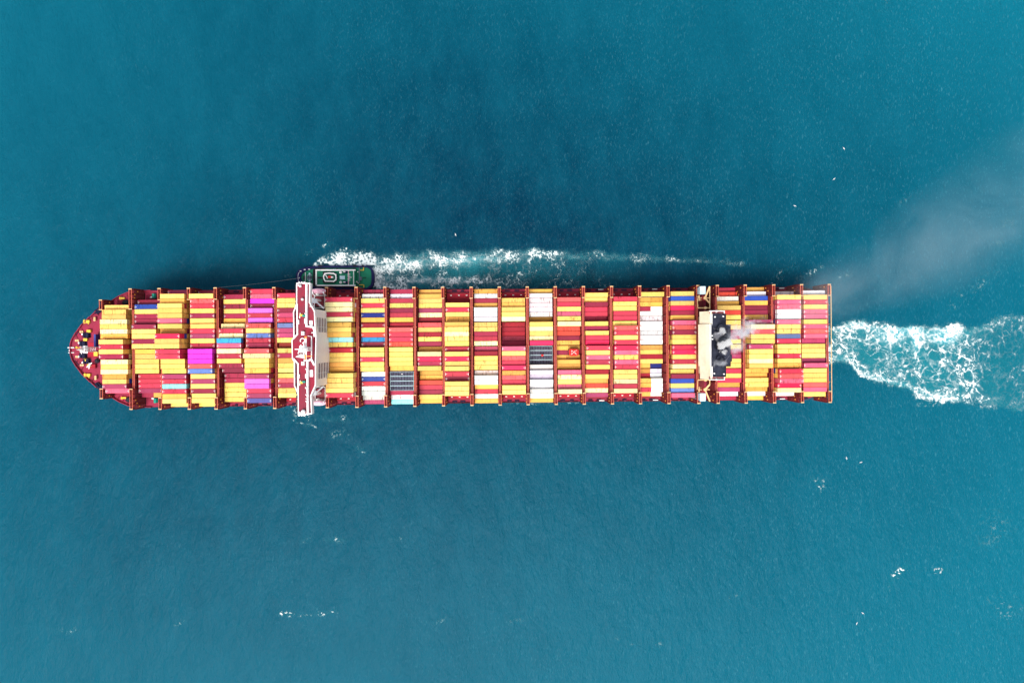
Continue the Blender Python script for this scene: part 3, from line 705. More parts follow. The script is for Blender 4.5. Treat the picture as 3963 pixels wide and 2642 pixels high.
ORD = ['first', 'second', 'third', 'fourth', 'fifth', 'sixth', 'seventh', 'eighth', 'ninth', 'tenth', 'eleventh', 'twelfth', 'thirteenth', 'fourteenth', 'fifteenth', 'sixteenth',
       'seventeenth', 'eighteenth', 'nineteenth', 'twentieth', 'twenty-first', 'twenty-second', 'twenty-third', 'twenty-fourth', 'twenty-fifth', 'twenty-sixth', 'twenty-seventh', 'twenty-eighth', 'twenty-ninth', 'thirtieth']
def bayname(k):
    if k == 0: return 'the bay nearest the bow'
    if k < 6: return 'the %s bay from the bow' % ORD[k]
    if k == 6: return 'the bay just ahead of the bridge house'
    if k == 7: return 'the bay just behind the bridge house'
    if k < 14: return 'the %s bay behind the bridge house' % ORD[k-7]
    if k < 19: return 'the %s bay ahead of the funnel' % ORD[19-k]
    if k == 19: return 'the bay just ahead of the funnel'
    if k == 20: return 'the bay just behind the funnel'
    if k < 23: return 'the %s bay from the stern' % ORD[23-k]
    return 'the bay nearest the stern'

def jit(c, seed):
    r = random.Random(seed); f = r.choice((.78, .92, 1, 1.06, 1.12))*r.uniform(.96, 1.04)
    v = lin(*c); return tuple(min(1, x*f*r.uniform(.92, 1.08)) for x in v[:3])
# the 300 that show largest become things of their own
cand = sorted([t for t in tops if t['ln'] != 20], key=lambda t: t['D']-(8 if t['ln'] == 45 else 0)-(60 if t['code'] == 'X' else 0))
chosen = cand[:300]
for t in tops: t['solo'] = False
for t in chosen: t['solo'] = True
for k in range(NB):
    b = [t for t in tops if t['bay'] == k]
    for t in b:
        if not t['solo']: continue
        name = COL[t['code']][0]
        if t['code'] == 'X':
            same = [q for q in b if q['code'] == 'X']
            lab = 'black crate-filled container, %s of four in %s' % (ORD[same.index(t)], bayname(k))
            nm = 'open_top_container'
        else:
            nm = 'shipping_container'
            pre = ('stained ' if t['stained'] else 'faded ' if t['faded'] else '')+('long ' if t['ln'] == 45 else '')+name
            def key(q): return (q['code'], q['stained'], q['faded'], q['ln'] == 45)
            same = [q for q in b if key(q) == key(t)]
            kin = [q for q in b if q['code'] == t['code']]
            if len(kin) == 1: lab = 'only %s container in %s' % (pre, bayname(k))
            elif len(same) == 1 and (t['stained'] or t['ln'] == 45 or t['faded']): lab = 'single %s container in %s' % (pre, bayname(k))
            else: lab = '%s container, %s down in %s' % (pre, ORD[t['pos']] if 'pos' in t else ORD[[q for q in b if q['q'] == 0].index(t)], bayname(k))
        z = t['z']; loc = S2W(t['x'], t['y'], z)
        if t['code'] == 'X':
            o = inst(nm, ME['open'], None, loc, TH); o.color = (*lin(40, 40, 54)[:3], 1)
            inst('top_rail', ME['rail'], o); inst('load_bed', ME['bed'], o)
        else:
            o = inst(nm, ME[t['ln']], None, loc, TH, (1, 1, t['tr']/2.59))
            c = jit(COL[t['code']][1], t['bay']*31+t['row']); o.color = (*c, t['wear'])
            d = inst('door', ME['d%d' % t['ln']], o); d.color = (*(x*.9 for x in c), t['wear'])
            if t['code'] in RED or t['code'] in 'BNLV': inst('roof_marking', ME['m%d' % t['ln']], o)
        tag(o, lab, 'container', 'shipping containers stacked on the ship')
        t['label'] = lab

# everything else in the stacks
def stuff_containers():
    hi = {k_: container_mesh(LEN[k_], ribs=12 if k_ > 20 else 6) for k_ in LEN}; lo = {k_: container_mesh(LEN[k_], False) for k_ in LEN}
    arr = {('h', k_): np.array(hi[k_].v) for k_ in LEN}; arr.update({('l', k_): np.array(lo[k_].v) for k_ in LEN})
    V = []; Fq = []; colr = []; off = 0
    codes = 'YYYYOOYRRMMMDUFWBTP'
    rr = random.Random(3)
    def put(key, src, x, y, z, sc, c, wear):
        nonlocal off
        a = arr[key]*np.array([1, 1, sc])+np.array([x, y, z]); V.append(a)
        f = np.array(src.f)+off; Fq.append(f); off += len(a)
        colr.append(np.tile(np.array([*c, wear]), (len(f), 1)))
    for t in tops:
        c = jit(COL[t['code']][1], t['bay']*31+t['row']+t['q'])
        if not t['solo']:
            if t['code'] == 'X' and t['pair']: pass
            else: put(('h', t['ln']), hi[t['ln']], t['x'], t['y'], t['z'], t['tr']/2.59, c, t['wear'])
        for m_ in range(1, t['n']):
            z = t['z']-m_*t['tr']
            cc = 'Y' if (t['code'] in 'YP' and rr.random() < .6) else t['code'] if rr.random() < .35 and t['code'] != 'X' else rr.choice(codes)
            put(('l', t['ln']), lo[t['ln']], t['x'], t['y'], z, (t['tr']-.03)/2.59, jit(COL[cc][1], m_*97+t['bay']*31+t['row']), .3)
    V = np.concatenate(V); Fq = np.concatenate(Fq); colr = np.concatenate(colr)
    me = bpy.data.meshes.new('stacked_containers')
    me.vertices.add(len(V)); me.vertices.foreach_set('co', V.ravel().astype('f'))
    me.loops.add(Fq.size); me.loops.foreach_set('vertex_index', Fq.ravel().astype('i'))
    me.polygons.add(len(Fq)); me.polygons.foreach_set('loop_start', np.arange(0, Fq.size, 4).astype('i'))
    me.update(calc_edges=True); me.shade_flat()
    a = me.attributes.new('paint', 'FLOAT_COLOR', 'FACE'); a.data.foreach_set('color', colr.ravel().astype('f'))
    me.materials.append(CMA)
    o = bpy.data.objects.new('stacked_containers', me); C.objects.link(o); o.location = (0, SY, 0); o.rotation_euler.z = TH
    tag(o, 'lower and smaller containers filling the stacks between and beneath the big ones', 'containers', kind='stuff')
stuff_containers()

# red wrapped machine in the bay second ahead of the funnel row
def machine():
    u, v, D = 2221, 1363, 363; x, y = P(u, v, D); z = H-D
    b = MB(); e = empty('wrapped_machine', S2W(x, y, z-1.6), TH)
    tag(e, 'bright red rounded wrapped machine lashed among short ochre containers', 'machine')
    b.prism([(-2.4, -1.5), (-1.7, -1.95), (1.6, -1.9), (2.45, -1.2), (2.5, 1.1), (1.7, 1.85), (-1.8, 1.9), (-2.45, 1.3)], 0, 1.5)
    b.prism([(-1.9, -1.1), (-1.3, -1.5), (1.2, -1.45), (1.9, -.9), (1.9, .9), (1.2, 1.4), (-1.4, 1.45), (-1.95, .9)], 1.5, 2.2)
    b.build('cover', M['redgear'], e)
    s = MB(); s.bar((-1.5, -1.2, 2.24), (1.5, 1.2, 2.24), .12, .06); s.bar((-1.4, 1.2, 2.31), (1.4, -1.2, 2.31), .12, .06)
    for a, c in ((-1.2, .5), (-1.1, -.6), (.6, .6), (.8, -.5)): s.box(a-.3, a+.3, c-.12, c+.12, 2.2, 2.27)
    s.build('strap', M['mark'], e)
    f = MB(); f.box(-3.1, 3.1, -1.2, 1.2, -.5, -.02); f.build('flat_rack', M['hull'], e)
machine()
for (u, v, D_, lab, mt) in ((2099, 1375, 364, 'small red box on the black crate-filled containers in mid ship', 'redgear'), (1555, 1447, 353, 'tiny white box on the black crates near the lower edge of the ship', 'white')):
    x, y = P(u, v, D_); e = MB(); k = 1.0 if mt == 'redgear' else .45
    e.box(-k*.55, k*.55, -k*.5, k*.5, 0, .7); e.box(-k*.3, k*.3, -k*.25, k*.25, .7, .9); o = e.build('small_box', M[mt]); o.location = S2W(x, y, H-D_-1.2); tag(o, lab, 'box')

# ------------------------------------------------------------------ forecastle
zf = zdeck(-222)
def Q(px, py, D=None):                       # pixel in the bow close-up -> ship coordinates
    D = D or 359.5; return P(260+px/4.2375, 1170+py/4.2375, D)
def bow():
    for a, b in (((237, 483), (263, 483)), ((162, 625), (192, 625)), ((168, 890), (197, 890)), ((245, 1027), (273, 1027)), ((465, 260), (465, 290)), ((480, 1218), (480, 1250))):
        m = MB()
        for p in (a, b):
            x, y = Q(*p, D=359.2); m.lathe(x, y, [(.42, zf-.1), (.42, zf+.9), (.62, zf+.95), (.6, zf+1.1)], 10)
        m.build('bollard', M['cream'], ship)
    for px, py, s in ((345, 540, 1), (290, 680, 1), (290, 872, -1), (350, 965, -1)):
        x, y = Q(px, py)
        m = MB(); m.box(x-2.2, x+1.6, y-1.1, y+1.1, zf, zf+.3)
        m.cyl((x-1.4, y-1.0, zf+1.0), (x-1.4, y+1.0, zf+1.0), .75); m.cyl((x+.3, y-1.2, zf+1.0), (x+.3, y+1.2, zf+1.0), .9)
        for q in (-1.1, 1.1): m.cyl((x-1.4, y+q, zf+1.0), (x-1.4, y+q*1.1, zf+1.0), 1.1); m.cyl((x+.3, y+q*1.1, zf+1.0), (x+.3, y+q*1.22, zf+1.0), 1.2)
        o = m.build('windlass', M['dknavy'], ship)
        g = MB(); g.box(x+.2, x+2.2, y+s*1.5-.0 if s > 0 else y-2.9, y+2.9 if s > 0 else y-1.5, zf+.1, zf+1.5); g.build('winch_motor', M['yellow'], o)
        g = MB(); g.lathe(x-2.0, y+s*.6, [(.6, zf+.3), (.6, zf+1.3), (.3, zf+1.5)], 10, 1.3); g.build('gearbox', M['white'], o)
    for px, py in ((340, 318), (350, 1192), (195, 738)):
        x, y = Q(px, py); m = MB(); k = .6 if px == 195 else 1
        m.cyl((x-1.1*k, y-.9*k, zf+.8), (x-1.1*k, y+.9*k, zf+.8), .7*k); m.box(x-.2*k, x+1.6*k, y-.7*k, y+.8*k, zf, zf+1.2*k); m.bar((x-1.6*k, y+1.3*k, zf+.5), (x+1.2*k, y-1.4*k, zf+.9), .3)
        m.build('mooring_winch', M['yellow'], ship)
    for px, py, a in ((540, 122, 38), (165, 542, 55), (98, 690, 75), (98, 828, 105), (168, 965, 125), (545, 1385, 142), (480, 155, 40), (505, 1345, 140)):
        x, y = Q(px, py); m = MB(); k = .45 if px in (480, 505) else 1
        c, s = math.cos(R(a)), math.sin(R(a)); L, Wd = 2.6*k, 1.3*k
        for t in range(5):
            d = (t-2)*L*.42
            m.bar((x-s*Wd+c*d*.9, y+(c*Wd)+s*d*.9, zf+.35), (x+s*Wd+c*d*.9, y-c*Wd+s*d*.9, zf+.35), L*.3, .7)
        m.bar((x-c*L, y-s*L, zf+.8), (x+c*L, y+s*L, zf+.8), .35)
        m.build('mooring_chock', M['dknavy'], ship)
    for px, py, w_, h_ in ((425, 705, 9, 2.2), (420, 850, 9, 2.4), (240, 930, 9, 2)):
        x, y = Q(px, py); m = MB(); m.box(x-2.2, x+2.2, y-1.5, y+1.5, zf+.02, zf+.25); m.build('deck_hatch', M['hatch'], ship)
    x, y = Q(500, 910); m = MB(); m.box(x-1, x+1, y+1.0, y+3.2, zf, zf+1.6); m.build('hydraulic_unit', M['yellow'], ship)
    m = MB(); m.lathe(x, y-1.5, [(1.3, zf), (1.3, zf+.5), (.6, zf+1.2)], 12); m.build('capstan', M['black'], ship)
    x, y = Q(415, 1030); m = MB(); m.bar((x-1.5, y-1, zf+2.2), (x+1.2, y+1.4, zf+2.2), .45); m.bar((x-.2, y-1.8, zf+2.4), (x, y+1.2, zf+2.4), .4); m.cyl((x, y, zf), (x, y, zf+2.5), .35); m.build('deck_crane', M['white'], ship)
    x, y = Q(455, 1045); m = MB(); m.box(x-1, x+1, y-1, y+1, zf, zf+1.2); m.build('vent_house', M['hatch'], ship)
    x, y = Q(512, 628); m = MB(); m.box(x-.5, x+.5, y-3.4, y+3.4, zf, zf+3); m.build('locker', M['blue'], ship)
    # foremast: twin legs, platforms and a light head, seen leaning outward in the photo
    x, y = P(386, 1351, 361); m = MB(); zt = zf+15.5
    for s in (-1, 1):
        m.bar((x, y+s*1.25, zf), (x, y+s*.9, zt-3), .42); m.bar((x+1.6, y+s*1.25, zf), (x+.4, y+s*.8, zt-4), .3)
    for q in range(6):
        z = zf+1.8+q*2.1; m.bar((x, y-1.2, z), (x, y+1.2, z), .26); m.bar((x, y-1.15, z), (x, y+1.15, z+2.0), .18)
    m.box(x-1.5, x+.6, y-1.9, y+1.9, zt-6.1, zt-5.9); m.box(x-1.4, x+.9, y-1.6, y+1.6, zt-3.1, zt-2.9)
    m.lathe(x-.2, y, [(1.0, zt-3), (.8, zt-1.5), (.35, zt), (.1, zt+1.8)], 10); m.bar((x-.2, y-2.4, zt-2.2), (x-.2, y+.8, zt-2.2), .2)
    o = m.build('foremast', M['white'], ship)
    m = MB(); m.box(x-1.3, x-.2, y+.5, y+1.3, zt-2.9, zt-2.2); m.build('fog_horn', M['redgear'], o)
    x, y = Q(82, 742); z = zf
    m = MB(); m.bar((x-1.1, y, z+1.6), (x+2.2, y, z+1.6), .5); m.bar((x-1, y-2.6, z+1.5), (x+2.1, y-2.6, z+1.5), .3); m.box(x-.6, x+.2, y-1.8, y-1.0, z, z+1.6); m.build('bow_fairlead', M['white'], ship)
bow()
def fore_sides():
    for s, (gu, gv), (wu, wv), (yu, yv), (ku, kv) in ((1, (594, 1145), (583, 1150), (469, 1154), (484, 1170)), (-1, (600.5, 1550), (589, 1541.5), (475, 1540), (497, 1546))):
        x, y = P(gu, gv, 358.5); z = zdeck(x)
        m = MB(); m.cyl((x-.2, y-1.2, z+.9), (x-.2, y+1.2, z+.9), .85, 12); m.box(x-.9, x+.8, y-1.1, y+1.1, z, z+.7); m.build('fan_housing', M['teal'], ship)
        x, y = P(wu, wv, 358.5); m = MB(); m.lathe(x, y, [(.5, z), (.6, z+.5), (.3, z+1)], 10, 1.7, .9); m.build('life_raft', M['white'], ship)
        x, y = P(yu, yv, 358.5); m = MB(); m.cyl((x-.8, y-.6, z+.7), (x-.8, y+.6, z+.7), .6); m.box(x-.3, x+1.4, y-.4, y+.5, z, z+1); m.build('mooring_winch', M['yellow'], ship)
        x, y = P(ku, kv, 359); m = MB(); m.lathe(x, y, [(1.5, z), (1.5, z+.6), (.9, z+1.1)], 14, 1.3); m.build('rope_drum', M['black'], ship)
fore_sides()

# ------------------------------------------------------------------ bridge house
ZR = 69.0; DR = H-ZR
def house():
    pp = lambda u, v: P(u, v, DR)
    block = empty  # noqa
    b = MB(); b.box(-103.0, -94.4, -18.2, 18.0, zdeck(-100), ZR-3.2); b.box(-101.0, -96.0, -21.5, 21.5, zdeck(-100), 40)
    hb = b.build('accommodation_block', M['white'], ship)
    b = MB(); b.box(-94.4, -92.9, -7.4, 7.6, zdeck(-93), ZR-1.1); b.box(-94.4, -93.2, 14.6, 18.4, zdeck(-93), ZR-2.8); b.box(-94.4, -93.2, -18.6, -15.0, zdeck(-93), ZR-2.8)
    b.build('stair_tower', M['white'], hb)
    fl = MB(); rl = MB()
    for q in range(9):
        z = ZR-4.2-q*2.9
        for a, c in ((7.6, 14.6), (-15.0, -7.4)):
            fl.box(-94.4, -93.0, a, c, z-.15, z); rl.box(-93.0, -92.84, a, c, z-.2, z+.75)
            rl.box(-94.4, -92.72, (a+c)/2-.08-1.0, (a+c)/2+.08-1.0, z-.1, z+.3)
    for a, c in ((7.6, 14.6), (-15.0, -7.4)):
        pb = MB(); pb.box(-94.4, -94.34, a, c, 30, ZR-4.0); pb.build('maroon_panel', M['boatdeck'], hb)  # dark red panels behind the balcony floors
    tag(fl.build('balcony_deck', M['darkred'], hb), kind='stuff'); tag(rl.build('balcony_rail', M['white'], hb), kind='stuff')
    wn = MB()
    for q in range(8):
        z = ZR-5.2-q*2.9
        for y in np.arange(-16, 17, 2.4): wn.box(-103.06, -103.0, y-.5, y+.5, z, z+.9)
    for y in np.arange(-29, 29.5, 2.0): wn.box(-102.06, -101.7, y-.8, y+.8, ZR-2.4, ZR-1.0)
    tag(wn.build('window_rows', M['glass'], hb), kind='stuff')
    outer = [(1148.7, 1096.5), (1199, 1096.5), (1197.5, 1170), (1217, 1205), (1219, 1262), (1223, 1300), (1221, 1389), (1220.5, 1489), (1203, 1530), (1206, 1600), (1155, 1602), (1154.5, 1523),
             (1140, 1492), (1139.5, 1400), (1132, 1386), (1130.5, 1317), (1138, 1305), (1136, 1207), (1148.5, 1177)]
    po = [pp(*q) for q in outer]
    b = MB(); b.prism([pp(*q) for q in [(1148.7, 1096.5), (1186, 1096.5), (1186, 1258), (1214, 1266), (1216, 1300), (1214, 1392), (1190, 1396), (1191, 1602), (1155, 1602), (1154.5, 1523), (1154, 1410), (1132, 1386), (1130.5, 1317), (1152, 1293), (1151, 1180)]], ZR-3.0, ZR)
    b.build('wheelhouse_roof', M['darkred'], ship)
    b = MB(); b.prism(po, ZR-3.6, ZR-1.0); wd = b.build('bridge_deck', M['darkred'], ship)
    b = MB(); b.wall(po, .42, ZR-3.4, ZR-.05+.2, True); b.build('bulwark', M['white'], wd)
    b = MB(); b.wall([pp(1187, 1097), pp(1186.5, 1180), pp(1187, 1262), pp(1212, 1266), pp(1216.5, 1275), pp(1218, 1300)], .75, ZR-1.2, ZR+.7)
    b.build('spray_wall', M['white'], wd); b = MB(); b.wall([pp(1192, 1602), pp(1191, 1500), pp(1190.5, 1396), pp(1206, 1390), pp(1216, 1410)], .75, ZR-1.2, ZR+.7); b.build('spray_wall', M['white'], wd); b = MB()
    b.wall([pp(1150.5, 1178), pp(1152, 1293), pp(1138, 1309)], .6, ZR-.5, ZR+.6); b.wall([pp(1139, 1389), pp(1154, 1407), pp(1154.5, 1523)], .6, ZR-.5, ZR+.6)
    b.build('spray_wall', M['white'], wd)
    b = MB(); b.wall([pp(1207.5, 1304), pp(1207.5, 1388)], .35, ZR-.2, ZR+1.1); b.wall([pp(1195, 1300), pp(1207.5, 1302)], .3, ZR-.2, ZR+1.1); b.build('guard_rail', M['white'], wd)
    # roof fittings
    def dome(u, v, r, nm='satellite_dome'):
        x, y = P(u, v, DR-1.5); m = MB(); m.lathe(x, y, [(r*.5, ZR), (r*.5, ZR+.6), (r, ZR+1.0), (r, ZR+1.5), (r*.75, ZR+1.5+r*.6), (r*.3, ZR+1.5+r*.9)], 14)
        m.build(nm, M['white'], ship, True)
    for u, v, r in ((1161.5, 1106.5, .62), (1155, 1104, .4), (1169.5, 1158, .62), (1173, 1592.5, 1.0), (1159, 1596, .5), (1179.5, 1393.5, .6), (1184, 1500, .45), (1184, 1427.5, .35), (1184, 1527, .3), (1185, 1542, .3), (1185, 1552, .35), (1208, 1287, .35), (1201, 1185, .3), (1181.5, 1213, .4)): dome(u, v, r)
    def bx(nm, u, v, du, dv, h, mt, z0=ZR):
        x, y = P(u, v, DR-h); k = DR/F; m = MB(); m.box(x-du*k, x+du*k, y-dv*k, y+dv*k, z0-.9, z0+h); m.build(nm, M[mt], ship)
    for a in ((1153.5, 1246, 3, 8, 1.2), (1181, 1242, 3.5, 10, 1.4), (1155.3, 1456, 3, 8, 1.2), (1185, 1455, 4, 8, 1.4)): bx('wing_locker', *a, 'white')
    bx('fan_casing', 1171, 1289.5, 5.5, 7, 1.5, 'white'); bx('fan_casing', 1171.5, 1406.5, 5.5, 7, 1.5, 'white')
    bx('skylight', 1201, 1252, 6, 12, .4, 'white', ZR-1); bx('skylight', 1202.5, 1445, 6, 13, .4, 'white', ZR-1)
    bx('fan_grille', 1171, 1290.5, 2.6, 2.0, 1.56, 'darkred'); bx('fan_grille', 1171.5, 1407.5, 2.6, 2.0, 1.56, 'darkred')
    # radar mast with yards, scanners and platforms
    x, y = P(1200, 1350, DR); m = MB(); zt = ZR+12
    for a in (-1, 1):
        for c in (-1, 1): m.bar((x+a*.9, y+c*.9, ZR-.5), (x+a*.45, y+c*.45, zt-1), .28)
    for q in range(5):
        z = ZR+1.5+q*2.1
        m.bar((x-.8, y-.8, z), (x+.8, y-.8, z), .2); m.bar((x-.8, y+.8, z), (x+.8, y+.8, z), .2); m.bar((x-.8, y-.8, z), (x-.8, y+.8, z), .2); m.bar((x+.8, y-.8, z), (x+.8, y+.8, z), .2)
    m.bar((x-.4, y-5.2, ZR+5), (x-.4, y+5.2, ZR+5), .55, .35); m.bar((x, y-3.4, zt-2.4), (x, y+3.4, zt-2.4), .4, .3); m.bar((x-3.8, y, zt-1.3), (x+1.4, y, zt-1.3), .35, .3)
    m.box(x-2.6, x+.8, y-1.6, y+1.6, ZR+7.6, ZR+7.8); m.cyl((x, y, zt-1), (x, y, zt+3), .18)
    mo = m.build('radar_mast', M['white'], ship)
    m = MB(); m.bar((x-3.0, y-2.1, ZR+8.4), (x-1.6, y+2.1, ZR+8.4), .35, .4); m.build('radar_scanner', M['white'], mo)
    m = MB(); m.bar((x-.4, y+5.0, ZR+5.3), (x-.4, y+5.9, ZR+5.3), 1.0, .5); m.bar((x-2.0, y-3.3, ZR+4.9), (x+2.4, y-3.3, ZR+4.9), .4, .35); m.bar((x-.6, y-4.9, ZR+5.3), (x-.6, y-2.6, ZR+5.3), .5, .5); m.build('yard_fitting', M['orange'], mo)
    x, y = P(1168, 1378, DR-2); m = MB(); m.prism([(x-3.0, y-.3), (x-.6, y+1.0), (x+1.2, y+.7), (x+1.2, y-1.0)], ZR+1.2, ZR+2.0); m.cyl((x, y, ZR), (x, y, ZR+1.3), .3); m.build('navigation_radar', M['white'], ship)
    x, y = P(1171, 1318, DR-1); m = MB()
    for q in range(9):
        a0 = R(-60+q*30); a1 = R(-30+q*30); m.bar((x+1.1*math.cos(a0), y+1.1*math.sin(a0), ZR+.9), (x+1.1*math.cos(a1), y+1.1*math.sin(a1), ZR+.9), .4, .4)
    m.cyl((x, y-1.1, ZR-.1), (x, y-1.1, ZR+.8), .25); m.build('ring_aerial', M['white'], ship)
    x, y = P(1162, 1350, DR-1); m = MB(); m.bar((x-1, y, ZR+1), (x+1, y, ZR+1), .25); m.bar((x, y-.9, ZR+1), (x, y+.9, ZR+1), .25); m.cyl((x, y, ZR-.1), (x, y, ZR+1), .15); m.build('cross_aerial', M['white'], ship)
    for v, s in ((1219.5, -1), (1480, 1)):
        x, y = P(1166, v, DR-1); m = MB(); m.box(x-.7, x+.6, y-.5, y+.5, ZR-.1, ZR+.9); m.build('searchlight_base', M['yellow'], ship)
        x, y = P(1174, v+s*2.5*-1, DR-1); m = MB(); m.box(x-.6, x+.9, y-.4, y+.4, ZR-.1, ZR+1.1); m.build('searchlight', M['teal'], ship)
        x, y = P(1161, v, DR-1); m = MB(); m.bar((x-.3, y-1.4*1, ZR+.5), (x, y+1.0, ZR+.5), .35, .4); m.build('ladder_frame', M['white'], ship)
    for v0, s in ((1093.5, 1), (1606.5, -1)):
        m = MB()
        for u in (1156, 1166, 1176):
            x, y = P(u, v0, DR); m.lathe(x, y, [(.5, ZR-1.2), (.5, ZR-.6)], 10)
        x0, y0 = P(1150, v0, DR); x1, y1 = P(1182, v0, DR); m.bar((x0, y0-s*.3, ZR-1.5), (x1, y1-s*.3, ZR-1.5), .25, .3)
        m.build('wing_light', M['white'], ship)
    # wing support brackets
    m = MB()
    for s in (1, -1):
        m.bar((-98, s*18, 52), (-98, s*28.5, ZR-3.4), .9, 1.2); m.box(-99.5, -96.6, min(s*18, s*29.5), max(s*18, s*29.5), ZR-3.9, ZR-3.55)
    m.build('wing_bracket', M['white'], ship)
    # lower side deck between house and next bay, with davit platform and provision crane
    for s in (1, -1):
        z = H-350.
        bx0, bx1 = PX(1203, 350), PX(1261, 350)
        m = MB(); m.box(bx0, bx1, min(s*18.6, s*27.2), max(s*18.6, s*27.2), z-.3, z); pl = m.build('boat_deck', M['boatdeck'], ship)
        lx, ly = P(1230, 1125 if s > 0 else 1560, 345)
        m = MB(); m.wall([(bx0+2.2, s*20.2), (bx0+2.2, s*26.6), (bx1-.3, s*26.6), (bx1-.3, s*20.2), (bx0+2.2, s*20.2)], .18, z, z+1.0); m.build('deck_rail', M['white'], pl)
        m = MB(); m.box(bx0+3, bx1-1, min(s*21, s*26), max(s*21, s*26), z, z+.12)
        m.build('hatch_plate', M['hull'], pl)
        for x in (lx-2.6, lx+2.9):
            m = MB(); m.bar((x, s*26.3, z), (x, s*27.4, z+5.4), .45); m.bar((x, s*27.4, z+5.4), (x, ly-s*.4, z+5.6), .45)
            m.build('davit', M['white'], ship)
        # lifeboat hangs from the davits: a thing of its own
        e = empty('lifeboat', S2W(lx, ly, z+3.3), TH)
        tag(e, 'enclosed white and pink lifeboat hanging on the %s side behind the bridge wing' % ('upper' if s > 0 else 'lower'), 'lifeboat', 'lifeboats beside the bridge house')
        def ring(sc, zz, w_=1.0):
            return [(3.65*sc*math.cos(t)*(1 if abs(math.cos(t)) < .8 else 1), 1.3*w_*math.copysign(abs(math.sin(t))**.8, math.sin(t)), zz) for t in [2*math.pi*k/20 for k in range(20)]]
        rings = [ring(.55, -1.2, .4), ring(.85, -.6, .85), ring(1, .1, 1), ring(1.0, .25, 1.02)]
        m = MB(); n = 20
        for r_ in rings: m.v += r_
        for j in range(3):
            for i in range(n): m.f.append((j*n+i, j*n+(i+1) % n, (j+1)*n+(i+1) % n, (j+1)*n+i))
        m.f.append(tuple(range(n))[::-1]); m.f.append(tuple(range(3*n, 4*n))); m.build('hull', M['white'], e)
        rings = [ring(.97, .25, .97), ring(.92, .7, .9), ring(.8, 1.1, .68), ring(.55, 1.3, .35)]
        m = MB()
        for r_ in rings: m.v += r_
        for j in range(3):
            for i in range(n): m.f.append((j*n+i, j*n+(i+1) % n, (j+1)*n+(i+1) % n, (j+1)*n+i))
        m.f.append(tuple(range(3*n, 4*n))); m.build('canopy', M['boatpink'], e, True)
        m = MB(); m.box(1.2, 2.3, -.4, .4, 1.0, 1.75); m.build('helm_cupola', M['boatpink'], e)
        # crane
        x0, y0 = P(1204, 1150 if s > 0 else 1535, 338); x1, y1 = P(1254, 1193 if s > 0 else 1494, 338); zc = H-338
        m = MB(); m.cyl((x0+1.2, y0-s*1.0, z), (x0+1.2, y0-s*1.0, zc+1), .6); m.bar((x0-.8, y0+s*.7, zc), (x1, y1, zc+.4), .6, .7); m.box(x0+.2, x0+3, y0-s*2-.9, y0-s*2+.9, zc-.8, zc+.9)
        co_ = m.build('provision_crane', M['white'], ship)
        m = MB(); m.lathe(x1-2.2, y1+s*1.6-s*.2, [(.5, zc-1), (.5, zc-.4)], 8); m.build('hook', M['boatpink'], co_)
        m = MB(); m.lathe(x0+.2, y0+s*2.4, [(.8, z), (.8, z+2.2), (.4, z+3)], 10); m.build('vent_cowl', M['white'], ship)
house()

